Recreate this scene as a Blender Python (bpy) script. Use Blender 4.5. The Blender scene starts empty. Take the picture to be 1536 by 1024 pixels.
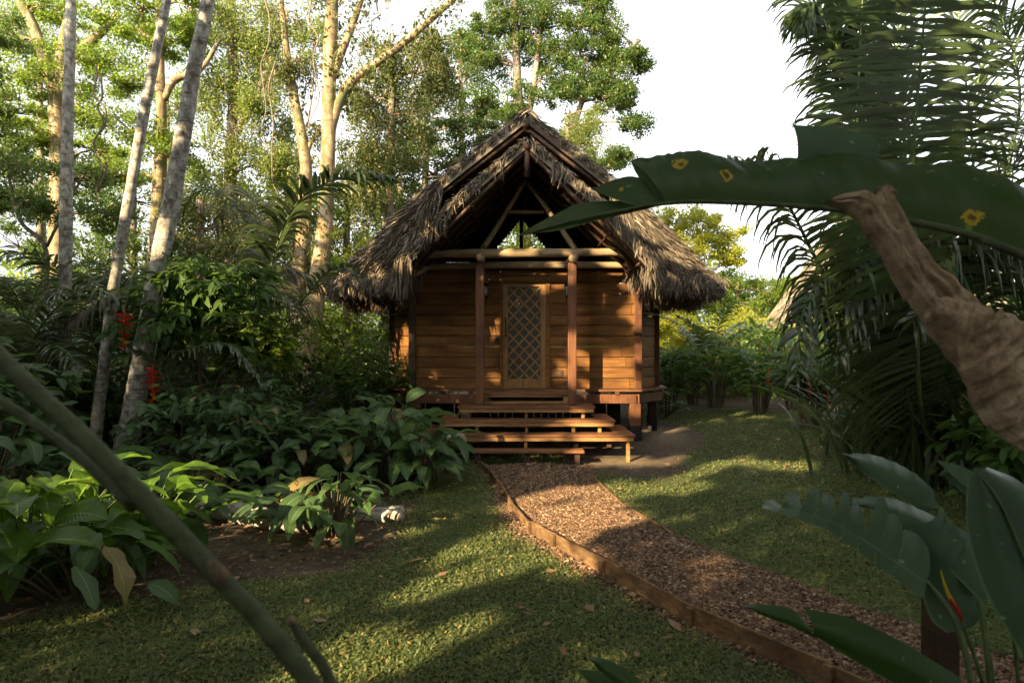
import bpy, math, random
import numpy as np
from mathutils import Vector
R = np.random.RandomState
scene = bpy.context.scene
COL = scene.collection
F, CX, HY, CH = 1024.0, 768.0, 521.0, 1.9
def at(px, py, Y):
    return np.array([(px-CX)/F*Y, Y, CH-(py-HY)/F*Y])
def nrm(v):
    v = np.asarray(v, float); return v/np.maximum(np.linalg.norm(v, axis=-1, keepdims=True), 1e-9)
# ---------------------------------------------------------------- terrain
def gz(x, y):
    x = np.asarray(x, float); y = np.asarray(y, float)
    t = np.clip((y-11.3)/2.2, 0, 1); t = t*t*(3-2*t)
    s = np.clip((-x-1.2)/2.0, 0, 1)*np.clip((y-3)/3, 0, 1)
    r = np.clip((x-1.9)/3.0, 0, 1)*np.clip((y-7)/3, 0, 1)
    b = 0.03*np.sin(x*1.3+.5)*np.sin(y*1.1+1.0)+0.015*np.sin(x*3.1)*np.cos(y*2.7)
    pf = np.clip(np.abs(x-.6)-1.0, 0, 1)
    return 0.17*t+0.10*s+0.08*r+b*pf
# ---------------------------------------------------------------- mesh builder
class MB:
    def __init__(s): s.V=[]; s.Q=[]; s.M=[]; s.U=[]; s.n=0
    def add(s, v, q, m=0, uv=None):
        v=np.asarray(v,float).reshape(-1,3); q=np.asarray(q,int).reshape(-1,4)
        s.V.append(v); s.Q.append(q+s.n); s.M.append(np.full(len(q),m,int))
        s.U.append(np.zeros((len(v),2)) if uv is None else np.asarray(uv,float).reshape(-1,2)); s.n+=len(v)
    def build(s, name, mats, parent=None, smooth=True, loc=None, bevel=0):
        V=np.concatenate(s.V); Q=np.concatenate(s.Q); M=np.concatenate(s.M); U=np.concatenate(s.U)
        if loc is None and parent is None: loc=(float((V[:,0].min()+V[:,0].max())/2), float((V[:,1].min()+V[:,1].max())/2), float(V[:,2].min()))
        if loc is not None: V=V-np.asarray(loc,float)
        elif parent is not None: V=V-WL(parent)
        me=bpy.data.meshes.new(name)
        me.vertices.add(len(V)); me.vertices.foreach_set('co',V.astype(np.float32).ravel())
        me.loops.add(len(Q)*4); me.loops.foreach_set('vertex_index',Q.astype(np.int32).ravel())
        me.polygons.add(len(Q)); me.polygons.foreach_set('loop_start',np.arange(0,len(Q)*4,4,dtype=np.int32))
        me.polygons.foreach_set('loop_total',np.full(len(Q),4,np.int32))
        me.polygons.foreach_set('material_index',M.astype(np.int32))
        me.polygons.foreach_set('use_smooth',np.full(len(Q),smooth,bool))
        uvl=me.uv_layers.new(name='UVMap'); uvl.data.foreach_set('uv',U[Q.ravel()].astype(np.float32).ravel())
        me.update(calc_edges=True)
        for m in (mats if isinstance(mats,(list,tuple)) else [mats]): me.materials.append(m)
        o=bpy.data.objects.new(name,me); COL.objects.link(o)
        if parent is not None: o.parent=parent
        if loc is not None: o.location=loc
        if bevel:
            b=o.modifiers.new('bev','BEVEL'); b.width=bevel; b.segments=2; b.limit_method='ANGLE'
        return o
def WL(o):
    p=np.zeros(3)
    while o is not None: p+=np.array(o.location); o=o.parent
    return p
def tag(o,label,cat,group=None,kind=None):
    if label: o['label']=label
    if cat: o['category']=cat
    if group: o['group']=group
    if kind: o['kind']=kind
    return o
def thing(name,label,cat,loc=(0,0,0),group=None):
    o=bpy.data.objects.new(name,None); o.empty_display_size=.2; COL.objects.link(o); o.location=[float(a) for a in loc]
    return tag(o,label,cat,group)
# ---------------------------------------------------------------- shapes
def box(mb,x0,x1,y0,y1,z0,z1,m=0):
    v=[(x,y,z) for z in (z0,z1) for y in (y0,y1) for x in (x0,x1)]
    mb.add(v,[(0,2,3,1),(4,5,7,6),(0,1,5,4),(2,6,7,3),(0,4,6,2),(1,3,7,5)],m)
def beam(mb,p0,p1,w,h,up=(0,0,1),m=0):
    p0=np.asarray(p0,float);p1=np.asarray(p1,float);d=nrm(p1-p0);s=nrm(np.cross(d,up));u=np.cross(s,d)
    v=[p+a*s*w/2+b*u*h/2 for p in (p0,p1) for b in (-1,1) for a in (-1,1)]
    mb.add(v,[(0,2,3,1),(4,5,7,6),(0,1,5,4),(2,6,7,3),(0,4,6,2),(1,3,7,5)],m)
def spline(P,n):
    P=np.asarray(P,float)
    if len(P)==2: return P[0]+(P[1]-P[0])*np.linspace(0,1,n)[:,None]
    E=np.vstack([2*P[0]-P[1],P,2*P[-1]-P[-2]]); t=np.linspace(0,len(P)-1-1e-6,n); i=t.astype(int); f=(t-i)[:,None]
    a,b,c,d=E[i],E[i+1],E[i+2],E[i+3]
    return .5*(2*b+(c-a)*f+(2*a-5*b+4*c-d)*f*f+(3*b-a-3*c+d)*f**3)
def tube(mb,P,r,seg=8,m=0,n=None,cap=True,bump=0,rs=None,ridge=None):
    P=np.asarray(P,float)
    if n: P=spline(P,n)
    k=len(P); r=np.interp(np.linspace(0,1,k),np.linspace(0,1,len(np.atleast_1d(r))),np.atleast_1d(r)).astype(float)
    T=nrm(np.gradient(P,axis=0)); ref=np.array([.31,.17,.93]) if abs(T[0][2])<.8 else np.array([.1,1,.05])
    S=nrm(np.cross(T,ref)); B=np.cross(T,S); a=np.arange(seg)*2*np.pi/seg
    rad=np.repeat(r[:,None],seg,1)
    if bump: rad=rad*(1+bump*(rs or R(1)).uniform(-1,1,(k,seg)))
    if ridge is not None: rad=rad*ridge(np.linspace(0,1,k)[:,None],a[None,:])
    V=P[:,None]+rad[...,None]*(np.cos(a)[None,:,None]*S[:,None]+np.sin(a)[None,:,None]*B[:,None])
    L=[V]
    if cap: L=[(P[0]+(V[0]-P[0])*.02)[None],V,(P[-1]+(V[-1]-P[-1])*.02)[None]]
    V=np.concatenate(L); K=len(V)
    i=np.arange(K-1)[:,None]*seg; j=np.arange(seg)[None]; j2=(j+1)%seg
    q=np.stack([i+j,i+j2,i+seg+j2,i+seg+j],-1).reshape(-1,4)
    uv=np.stack(np.broadcast_arrays(np.arange(seg)[None]/seg,np.linspace(0,1,K)[:,None]),-1)
    mb.add(V.reshape(-1,3),q,m,uv.reshape(-1,2))
def rdir(rs,n):
    return nrm(rs.normal(size=(n,3)))
def cards(mb,C,size,rs,upb=.6,asp=.5,m=0,hang=0,flat=0):
    n=len(C); d=rdir(rs,n); d[:,2]*=(1-flat); d[:,2]-=hang; d=nrm(d)
    nn=rdir(rs,n); nn[:,2]=np.abs(nn[:,2])+upb; s=nrm(np.cross(d,nrm(nn)))
    L=(size*rs.uniform(.6,1.3,n))[:,None]; W=L*asp
    up=np.cross(s,d)
    b=C-d*L*.5; t=C+d*L*.5-up*L*.08; mid=C-d*L*.06
    V=np.stack([b,mid+s*W*.5,t,mid-s*W*.5],1).reshape(-1,3)
    mb.add(V,np.arange(n*4).reshape(-1,4),m,np.tile([(.5,0),(1,.5),(.5,1),(0,.5)],(n,1)))
def leaf(mb,base,az,e0,L,W,bend=1.0,fold=.25,wave=.03,roll=0,rs=None,nl=8,nw=4,m=0,shape=.85,twist=0):
    t=np.linspace(0,1,nl+1); ang=e0-bend*t; dh=np.array([math.cos(az),math.sin(az),0.0])
    st=L/nl; hc=np.concatenate([[0],np.cumsum(np.cos(ang[:-1])*st)]); zc=np.concatenate([[0],np.cumsum(np.sin(ang[:-1])*st)])
    P=np.asarray(base)+hc[:,None]*dh+zc[:,None]*np.array([0,0,1.])
    side=np.array([-math.sin(az),math.cos(az),0.0]); T=np.cos(ang)[:,None]*dh+np.sin(ang)[:,None]*np.array([0,0,1.]); N=np.cross(side*-1,T)*-1
    N=np.cross(T,side); 
    rr=roll+twist*t; S=np.cos(rr)[:,None]*side+np.sin(rr)[:,None]*N; N=np.cross(T,S)
    w=W*.5*np.sin(np.pi*np.clip(t,0,1)**shape*.985+.012)**.75
    s=np.linspace(-1,1,nw+1); ph=rs.uniform(0,6) if rs is not None else 0
    V=P[:,None]+(w[:,None]*s[None])[...,None]*S[:,None]+(w[:,None]*np.abs(s)[None]*fold+wave*L*np.abs(s)[None]**2*np.sin(t*14+ph+2*np.sign(s)[:,None].T if False else t[:,None]*14+ph+s[None]*1.5))[...,None]*N[:,None]
    i=np.arange(nl)[:,None]*(nw+1); j=np.arange(nw)[None]
    q=np.stack([i+j,i+j+1,i+nw+2+j,i+nw+1+j],-1).reshape(-1,4)
    uv=np.stack(np.broadcast_arrays((s*.5+.5)[None],t[:,None]),-1)
    mb.add(V.reshape(-1,3),q,m,uv.reshape(-1,2))
    return P
def ribbon(mb,lo,up,n=30,k=6,bulge=.0,m=0,u0=0,u1=1,rip=0,rs=None):
    lo=spline([at(*p) for p in lo],n); up=spline([at(*p) for p in up],n)
    f=np.linspace(0,1,k+1); V=lo[:,None]*(1-f)[None,:,None]+up[:,None]*f[None,:,None]
    V[...,1]-=bulge*np.sin(np.pi*f)[None]
    if rip:
        x=np.arange(n)[:,None]; V[...,1]+=rip*np.sin(x*1.9+np.sin(x*.7)*2)*f[None]; V[...,2]+=rip*.25*np.sin(x*2.3)*f[None]
    i=np.arange(n-1)[:,None]*(k+1); j=np.arange(k)[None]
    q=np.stack([i+j,i+j+1,i+k+2+j,i+k+1+j],-1).reshape(-1,4)
    uv=np.stack(np.broadcast_arrays((u0+(u1-u0)*f)[None],np.linspace(0,1,n)[:,None]),-1)
    mb.add(V.reshape(-1,3),q,m,uv.reshape(-1,2))
def frond(mb,pts,n=50,L=.8,W=.035,droop=.7,ang=58,rs=None,start=.1,N=(0,0,1),m=0,ms=1,r=.018,lift=.15,jit=.12,seg=5,tipang=25,sway=.0):
    P=spline(pts,n*2); T=nrm(np.gradient(P,axis=0)); N=np.asarray(N,float)
    tube(mb,P[::3],[r,r*.8,r*.25],6,ms,cap=False)
    ids=np.linspace(start*len(P),len(P)-1,n).astype(int); t=np.linspace(0,1,n)
    for sg in (-1,1):
        Tt=T[ids]; S=nrm(np.cross(Tt,N))*sg; a=np.radians(ang+(tipang-ang)*t**2.5+rs.normal(0,6,n))[:,None]
        U=nrm(np.cross(S*sg,Tt))
        D=nrm(np.cos(a)*Tt+np.sin(a)*S+lift*U+rs.normal(0,jit,(n,3)))
        ll=(L*np.sin(np.pi*(.14+.8*t))**.6*rs.uniform(.85,1.1,n))
        dr=(droop*rs.uniform(.7,1.35,n))[:,None]
        p=P[ids].copy(); rows=[]; d=D.copy(); prof=[.5,1,.95,.75,.45,.05] if seg==5 else [.6,1,.6,.05]
        for j in range(seg+1):
            wv=nrm(Tt-(Tt*d).sum(1,keepdims=True)*d)*W*prof[j]*.5
            rows.append(np.stack([p-wv,p+wv],1))
            p=p+d*(ll/seg)[:,None]; d=nrm(d+np.array([0,0,-1.])*dr*(j+1)/seg*.9)
        A=np.stack(rows,1) # n,seg+1,2,3
        base=(np.arange(n)*(seg+1)*2)[:,None]; jj=np.arange(seg)[None]*2
        q=np.stack([base+jj,base+jj+1,base+jj+3,base+jj+2],-1).reshape(-1,4)
        uv=np.broadcast_to(np.stack(np.broadcast_arrays(np.array([0,1.])[None],np.linspace(0,1,seg+1)[:,None]),-1)[None],(n,seg+1,2,2))
        mb.add(A.reshape(-1,3),q,m,uv.reshape(-1,2))

def fold(mb,lo,up,n=60,k=16,bulge=.03,amp=.008,seed=0,m=0,u0=0,u1=1,tip=None):
    lo=spline([at(*p) for p in lo],n); up=spline([at(*p) for p in up],n); f=np.linspace(0,1,k+1)[None]; t=np.linspace(0,1,n)[:,None]
    V=lo[:,None]*(1-f)[...,None]+up[:,None]*f[...,None]; rs=R(seed); y=-bulge*np.sin(np.pi*f)**.7+0*t
    for q in range(9):
        a,b,c=rs.uniform(1,9) if q<7 else rs.uniform(15,30),rs.uniform(-13,13),rs.uniform(0,6.28); y=y+amp*rs.uniform(.4,1)*np.abs(np.sin(t*a+f*b+c))*(.35+.65*np.sin(np.pi*f))
    V[...,1]+=y; V[...,2]+=.3*amp*np.sin(t*40+seed)*np.sin(f*5); V[...,0]+=.3*amp*np.sin(t*33+seed*2)
    i=np.arange(n-1)[:,None]*(k+1); j=np.arange(k)[None]; q=np.stack([i+j,i+j+1,i+k+2+j,i+k+1+j],-1).reshape(-1,4)
    uv=np.stack(np.broadcast_arrays(u0+(u1-u0)*f,t),-1); mb.add(V.reshape(-1,3),q,m,uv.reshape(-1,2))
# ---------------------------------------------------------------- materials
def newmat(name):
    m=bpy.data.materials.new(name); m.use_nodes=True; nt=m.node_tree; nt.nodes.clear()
    out=nt.nodes.new('ShaderNodeOutputMaterial'); return m,nt,out
class G:
    def __init__(s,nt): s.nt=nt
    def n(s,t,**k):
        x=s.nt.nodes.new('ShaderNode'+t)
        for a,b in k.items(): setattr(x,a,b)
        return x
    def l(s,a,b): s.nt.links.new(a,b)
    def noise(s,vec,scale,detail=4,rough=.6,dist=0):
        x=s.n('TexNoise'); x.inputs['Scale'].default_value=scale; x.inputs['Detail'].default_value=detail; x.inputs['Roughness'].default_value=rough; x.inputs['Distortion'].default_value=dist
        if vec is not None: s.l(vec,x.inputs['Vector'])
        return x.outputs['Fac']
    def mapping(s,vec,scale=(1,1,1)):
        x=s.n('Mapping'); x.inputs['Scale'].default_value=scale; s.l(vec,x.inputs['Vector']); return x.outputs[0]
    def ramp(s,fac,stops):
        x=s.n('ValToRGB'); e=x.color_ramp.elements
        while len(e)<len(stops): e.new(.5)
        for a,(p,c) in zip(e,stops): a.position=p; a.color=(*c,1) if len(c)==3 else c
        s.l(fac,x.inputs[0]); return x.outputs[0]
    def mix(s,fac,a,b,mode='MIX'):
        x=s.n('MixRGB',blend_type=mode)
        for i,v in ((0,fac),(1,a),(2,b)):
            if isinstance(v,(int,float)): x.inputs[i].default_value=v
            elif isinstance(v,tuple): x.inputs[i].default_value=(*v,1)
            else: s.l(v,x.inputs[i])
        return x.outputs[0]
    def math(s,op,a,b=0.0,c=None):
        x=s.n('Math',operation=op)
        for i,v in enumerate((a,b) if c is None else (a,b,c)):
            if isinstance(v,(int,float)): x.inputs[i].default_value=v
            else: s.l(v,x.inputs[i])
        return x.outputs[0]
    def coord(s,w='Object'): return s.n('TexCoord').outputs[w]
    def rnd(s): return s.n('NewGeometry').outputs['Random Per Island']
    def bsdf(s,col,rough=.6,spec=.4,bump=None,bs=.3,bd=.01):
        p=s.n('BsdfPrincipled')
        if isinstance(col,tuple): p.inputs['Base Color'].default_value=(*col,1)
        else: s.l(col,p.inputs['Base Color'])
        if isinstance(rough,(int,float)): p.inputs['Roughness'].default_value=rough
        else: s.l(rough,p.inputs['Roughness'])
        p.inputs['Specular IOR Level'].default_value=spec
        if bump is not None:
            b=s.n('Bump'); b.inputs['Strength'].default_value=bs; b.inputs['Distance'].default_value=bd; s.l(bump,b.inputs['Height']); s.l(b.outputs[0],p.inputs['Normal'])
        return p.outputs[0]
def leafmat(name,c1,c2,trans=.35,rough=.45,spec=.35,vein=False,tc=None,dead=None,deadf=.06,spots=None,nsc=1.2):
    m,nt,out=newmat(name); g=G(nt); r=g.rnd(); ob=g.coord()
    col=g.mix(r,c1,c2); nz=g.noise(ob,nsc,3); col=g.mix(g.math('MULTIPLY',nz,.7),col,g.mix(.5,c1,c2,'MULTIPLY') if False else tuple(.45*a for a in c1))
    bump=None
    if dead:
        f=g.math('GREATER_THAN',g.math('FRACT',g.math('MULTIPLY',r,37.7)),1-deadf); col=g.mix(f,col,dead)
    if vein:
        uv=g.coord('UV'); sx=g.n('SeparateXYZ'); g.l(uv,sx.inputs[0]); u=g.math('ABSOLUTE',g.math('SUBTRACT',sx.outputs[0],.5))
        rib=g.math('LESS_THAN',u,.022); col=g.mix(g.math('MULTIPLY',rib,.6),col,tuple(min(1,a*2.6+.02) for a in c2))
        wv=g.math('SINE',g.math('MULTIPLY',g.math('ADD',sx.outputs[1],g.math('MULTIPLY',u,-.55)),95.0)); 
        bump=wv; col=g.mix(g.math('MULTIPLY',g.math('ADD',wv,1.0),.10),col,tuple(a*.3 for a in c1))
        bl=g.noise(ob,28,3,.7); col=g.mix(g.ramp(bl,[(.62,(0,0,0)),(.75,(.5,.5,.5))]),col,tuple(a*1.8+.01 for a in c2))
    if spots:
        sp=g.noise(ob,spots[0],1,.4); col=g.mix(g.ramp(sp,[(spots[1],(0,0,0)),(spots[1]+.02,(1,1,1))]),col,g.ramp(sp,[(spots[1]+.03,(.55,.42,.02)),(spots[1]+.08,(.16,.07,.02))]))
    b=g.bsdf(col,rough,spec,bump,.25,.004)
    if trans>0:
        tr=g.n('BsdfTranslucent'); g.l(g.mix(.55,col,tc or tuple(min(1,a*2.2+.03*(i!=2)) for i,a in enumerate(c2))),tr.inputs[0])
        mx=g.n('MixShader'); mx.inputs[0].default_value=trans; g.l(b,mx.inputs[1]); g.l(tr.outputs[0],mx.inputs[2]); b=mx.outputs[0]
    g.l(b,out.inputs[0]); return m
def woodmat(name,c1,c2,c3,axis=0,rough=.5,scale=1.0,isl=.7,bs=.25,spec=.4):
    m,nt,out=newmat(name); g=G(nt); ob=g.coord(); r=g.rnd()
    ad=g.n('VectorMath',operation='ADD'); g.l(ob,ad.inputs[0]); cb=g.n('CombineXYZ')
    for i in range(3): g.l(g.math('MULTIPLY',r,7.3+i*5),cb.inputs[i])
    g.l(cb.outputs[0],ad.inputs[1]); v=ad.outputs[0]
    sc=[18,18,18]; sc[axis]=1.3
    gr=g.noise(g.mapping(v,tuple(a*scale for a in sc)),1.0,6,.65,.6); fine=g.noise(g.mapping(v,tuple(a*scale*6 for a in sc)),1.0,3,.7)
    big=g.noise(g.mapping(v,(1.2,1.2,2)),1.5,3)
    col=g.ramp(gr,[(.3,c1),(.52,c2),(.72,c3)]); col=g.mix(g.math('MULTIPLY',r,isl),col,tuple(a*.45 for a in c2)); 
    col=g.mix(g.ramp(big,[(.45,(0,0,0)),(.7,(.55,.55,.55))]),col,tuple(a*.4 for a in c1)); col=g.mix(g.math('MULTIPLY',fine,.45),col,tuple(a*.3 for a in c1))
    h=g.math('ADD',gr,g.math('MULTIPLY',fine,.5)); b=g.bsdf(col,g.math('ADD',g.math('MULTIPLY',fine,.35),rough-.15),spec,h,bs,.006); g.l(b,out.inputs[0]); return m
def plain(name,c,rough=.5,metal=0,spec=.4,nz=0,emit=None):
    m,nt,out=newmat(name); g=G(nt); col=c
    if nz:
        f=g.noise(g.coord(),nz,5,.65); col=g.ramp(f,[(.3,tuple(a*.55 for a in c)),(.7,tuple(min(1,a*1.35) for a in c))])
        b=g.bsdf(col,rough,spec,f,.3,.01)
    else: b=g.bsdf(col,rough,spec)
    if metal: b.node.inputs['Metallic'].default_value=metal
    g.l(b,out.inputs[0]); return m
def barkmat(name,c1,c2,c3,c4,sc=1.0,rough=.85,stretch=(1,1,.35),ring=0,moss=None):
    m,nt,out=newmat(name); g=G(nt); ob=g.coord(); v=g.mapping(ob,stretch)
    a=g.noise(v,7*sc,6,.7,.4); b=g.noise(g.mapping(ob,(1,1,2.5)),3.0*sc,3,.6); c=g.noise(ob,38*sc,4,.7)
    col=g.ramp(a,[(.32,c1),(.46,c2),(.6,c3)]); col=g.mix(g.ramp(b,[(.52,(0,0,0)),(.66,(.85,.85,.85))]),col,c4); col=g.mix(g.math('MULTIPLY',c,.5),col,tuple(x*.4 for x in c1))
    if moss: col=g.mix(g.ramp(g.noise(ob,1.6,4,.7),[(.5,(0,0,0)),(.62,(.8,.8,.8))]),col,moss)
    h=g.math('ADD',a,g.math('MULTIPLY',c,.6))
    if ring:
        w=g.noise(g.mapping(ob,(.6,.6,14)),1.2,3,.6); h=g.math('ADD',h,w); col=g.mix(g.ramp(w,[(.56,(0,0,0)),(.64,(.5,.5,.5))]),col,c1)
    g.l(g.bsdf(col,rough,.2,h,.6,.02),out.inputs[0]); return m
M={}
M['plank']=woodmat('wall_plank_wood',(.12,.052,.017),(.25,.115,.034),(.35,.175,.056),0,.65,1,.6,spec=.15)
M['post']=woodmat('red_post_wood',(.085,.032,.015),(.165,.066,.028),(.25,.105,.045),2,.45,1,.2)
M['deck']=woodmat('deck_wood',(.12,.05,.024),(.24,.108,.048),(.36,.18,.085),0,.4,1,.5)
M['decky']=woodmat('deck_frame_wood',(.20,.10,.035),(.38,.21,.075),(.50,.31,.12),0,.5,1,.3)
M['door']=woodmat('door_wood',(.17,.08,.026),(.29,.15,.046),(.38,.215,.075),2,.5,1,.2)
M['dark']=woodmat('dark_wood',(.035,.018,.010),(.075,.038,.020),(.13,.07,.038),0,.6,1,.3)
M['pole']=woodmat('peeled_pole_wood',(.22,.15,.08),(.38,.28,.15),(.52,.41,.24),0,.55,1,.2)
M['board']=woodmat('path_board_wood',(.10,.055,.028),(.24,.14,.07),(.38,.25,.13),1,.85,1,.5,bs=.5,spec=.15)
M['winscreen']=plain('dark_window_screen',(.012,.011,.010),.9,spec=.1)
M['screen']=plain('door_screen',(.035,.04,.03),.7)
M['metal']=plain('black_metal',(.015,.015,.015),.4,.6)
M['tar']=plain('tarred_wood',(.012,.011,.012),.8,nz=15)
M['conc']=plain('concrete',(.28,.26,.22),.9,nz=12)
M['glass']=plain('lamp_glass',(.25,.24,.2),.1)
M['white']=plain('white_switch',(.5,.45,.38),.4)
def thatchmat(name,c1,c2,c3):
    m,nt,out=newmat(name); g=G(nt); r=g.rnd(); ob=g.coord(); f=g.noise(ob,1.1,4); f2=g.noise(g.mapping(ob,(30,30,30)),1,3)
    col=g.ramp(r,[(0,c1),(.55,c2),(1,c3)]); col=g.mix(g.ramp(f,[(.4,(0,0,0)),(.7,(.6,.6,.6))]),col,tuple(a*.5 for a in c2)); col=g.mix(g.math('MULTIPLY',f2,.35),col,c1)
    g.l(g.bsdf(col,.8,.15,f2,.3,.01),out.inputs[0]); return m
M['thatch']=thatchmat('grey_thatch',(.08,.062,.044),(.19,.155,.112),(.35,.30,.235))
M['thatch_under']=thatchmat('brown_thatch_underside',(.09,.06,.04),(.17,.115,.07),(.25,.18,.115))
M['thatch_gold']=thatchmat('tan_thatch',(.12,.10,.07),(.22,.18,.13),(.32,.27,.20))
M['birch']=barkmat('pale_bark',(.07,.06,.045),(.36,.34,.29),(.62,.60,.54),(.14,.11,.08),2.0,.8,(1,1,.6),1)
M['gold']=barkmat('golden_bark',(.09,.055,.028),(.24,.17,.085),(.40,.33,.21),(.17,.12,.06),1.0,.85,(1,1,.22),0,(.07,.085,.025))
M['brown']=barkmat('grey_brown_bark',(.07,.05,.035),(.18,.14,.10),(.30,.25,.19),(.12,.11,.05),.8)
M['twig']=plain('twig',(.16,.12,.08),.8,nz=9)
M['stemg']=plain('green_stem',(.07,.11,.03),.5,nz=8)
M['stemb']=plain('brown_stem',(.10,.075,.04),.7,nz=8)
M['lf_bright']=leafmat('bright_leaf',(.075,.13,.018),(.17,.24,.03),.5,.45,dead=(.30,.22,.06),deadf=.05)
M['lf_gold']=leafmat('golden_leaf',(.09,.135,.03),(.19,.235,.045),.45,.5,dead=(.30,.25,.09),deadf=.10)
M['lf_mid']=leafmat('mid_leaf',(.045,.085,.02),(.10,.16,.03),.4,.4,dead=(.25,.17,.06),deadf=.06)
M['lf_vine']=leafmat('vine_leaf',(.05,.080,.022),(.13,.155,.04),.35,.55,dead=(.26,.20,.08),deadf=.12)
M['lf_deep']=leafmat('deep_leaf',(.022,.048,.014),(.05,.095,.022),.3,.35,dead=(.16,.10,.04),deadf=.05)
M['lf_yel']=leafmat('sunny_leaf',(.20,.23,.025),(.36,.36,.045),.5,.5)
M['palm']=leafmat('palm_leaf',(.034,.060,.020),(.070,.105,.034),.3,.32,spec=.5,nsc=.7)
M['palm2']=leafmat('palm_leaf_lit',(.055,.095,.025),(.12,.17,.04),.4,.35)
M['palm_dry']=leafmat('palm_leaf_grey',(.07,.075,.045),(.14,.14,.085),.2,.6,dead=(.25,.18,.1),deadf=.15)
M['broad']=leafmat('broad_leaf',(.048,.102,.034),(.105,.180,.055),.32,.38,spec=.35,vein=True,dead=(.22,.16,.06),deadf=.03)
M['broad_y']=leafmat('broad_leaf_yellowgreen',(.07,.16,.02),(.15,.25,.03),.45,.35,vein=True)
M['bush']=leafmat('bush_leaf',(.032,.075,.016),(.085,.15,.028),.38,.5,spec=.25)
def bananamat(name,c1,c2,spots,trans=.12,spec=.3,yel=(.5,.38,.02)):
    m,nt,out=newmat(name); g=G(nt); ob=g.coord(); uv=g.coord('UV'); sx=g.n('SeparateXYZ'); g.l(uv,sx.inputs[0])
    nz=g.noise(ob,3.5,4); col=g.mix(nz,c1,c2); col=g.mix(g.ramp(g.math('ABSOLUTE',g.math('SUBTRACT',sx.outputs[0],0.0)),[(.0,(.6,.6,.6)),(.05,(0,0,0))]),col,tuple(a*2.5+.02 for a in c2)); st=g.noise(g.mapping(uv,(1.5,260,1)),1,2,.5); col=g.mix(g.math('MULTIPLY',st,.55),col,tuple(a*.35 for a in c1))
    sp=g.noise(ob,26,2,.5); col=g.mix(g.ramp(sp,[(.70,(0,0,0)),(.74,(.7,.7,.7))]),col,tuple(a*2.2+.02 for a in c2))
    w=g.noise(ob,32,3)
    for (pt,r) in spots:
        d=g.n('VectorMath',operation='DISTANCE'); g.l(g.mapping(ob,(1,.2,1)),d.inputs[0]); d.inputs[1].default_value=(float(pt[0]),float(pt[1])*.2,float(pt[2])); dd=g.math('MULTIPLY',g.math('ADD',d.outputs['Value'],g.math('MULTIPLY',g.math('SUBTRACT',w,.5),r*2.2)),1/r)
        f=g.ramp(dd,[(.8,(1,1,1)),(1.0,(0,0,0))]); col=g.mix(f,col,g.ramp(dd,[(.25,(.07,.04,.01)),(.5,tuple(a*.6 for a in yel)),(.8,tuple(a*.8 for a in yel))]))
    b=g.bsdf(col,.4,spec,st,.3,.003); tr=g.n('BsdfTranslucent'); g.l(col,tr.inputs[0]); mx=g.n('MixShader'); mx.inputs[0].default_value=trans; g.l(b,mx.inputs[1]); g.l(tr.outputs[0],mx.inputs[2]); g.l(mx.outputs[0],out.inputs[0]); return m
def drymat():
    m,nt,out=newmat('dried_leaf'); g=G(nt); ob=g.coord(); uv=g.coord('UV')
    st=g.noise(g.mapping(uv,(2.6,16,1)),1,4,.7,1.6); st2=g.noise(g.mapping(uv,(26,3,1)),1,4,.7,.8); nz=g.noise(ob,9,5,.65)
    col=g.ramp(nz,[(.3,(.13,.085,.05)),(.5,(.32,.235,.145)),(.68,(.50,.41,.28))]); col=g.mix(g.ramp(st,[(.45,(0,0,0)),(.66,(.65,.65,.65))]),col,(.09,.055,.03)); col=g.mix(g.ramp(st2,[(.5,(0,0,0)),(.7,(.5,.5,.5))]),col,(.12,.07,.04))
    h=g.math('ADD',g.math('MULTIPLY',st,.25),g.math('ADD',st2,nz)); g.l(g.bsdf(col,.8,.15,h,.6,.008),out.inputs[0]); return m
M['dry']=drymat()
M['banana_g']=bananamat('banana_leaf_blue_green',(.050,.092,.046),(.09,.145,.07),[],.15,.18)
M['banana_l']=bananamat('banana_leaf_light',(.035,.085,.015),(.055,.12,.022),[],.3,.35)
M['dry_old']=leafmat('dried_leaf',(.25,.165,.095),(.36,.25,.15),.08,.65,.25,nsc=9)
M['stemf']=barkmat('thick_green_stem',(.035,.045,.018),(.075,.095,.038),(.10,.12,.055),(.06,.06,.03),2.2,.6,(1,1,.3))
M['stemf_old']=plain('thick_green_stem',(.085,.105,.045),.6,spec=.25,nz=6)
M['red']=leafmat('red_bract',(.55,.02,.015),(.70,.05,.02),.3,.4,tc=(.8,.05,.03))
M['yelb']=leafmat('yellow_bract',(.6,.35,.02),(.5,.45,.05),.3,.4)
M['lawn']=leafmat('lawn_leaf',(.075,.112,.040),(.185,.225,.075),.42,.5,spec=.3,dead=(.28,.22,.08),deadf=.09,nsc=.9)
M['litter']=leafmat('fallen_leaf',(.16,.085,.04),(.34,.22,.12),.05,.7,nsc=4)
def chipmat():
    m,nt,out=newmat('bark_chip'); g=G(nt); r=g.rnd(); col=g.ramp(r,[(0,(.06,.036,.022)),(.5,(.145,.085,.048)),(.85,(.28,.175,.10)),(1,(.45,.33,.22))])
    f=g.noise(g.coord(),30,3); col=g.mix(g.math('MULTIPLY',f,.5),col,(.05,.025,.015)); g.l(g.bsdf(col,.75,.25),out.inputs[0]); return m
M['chip']=chipmat()
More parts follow.
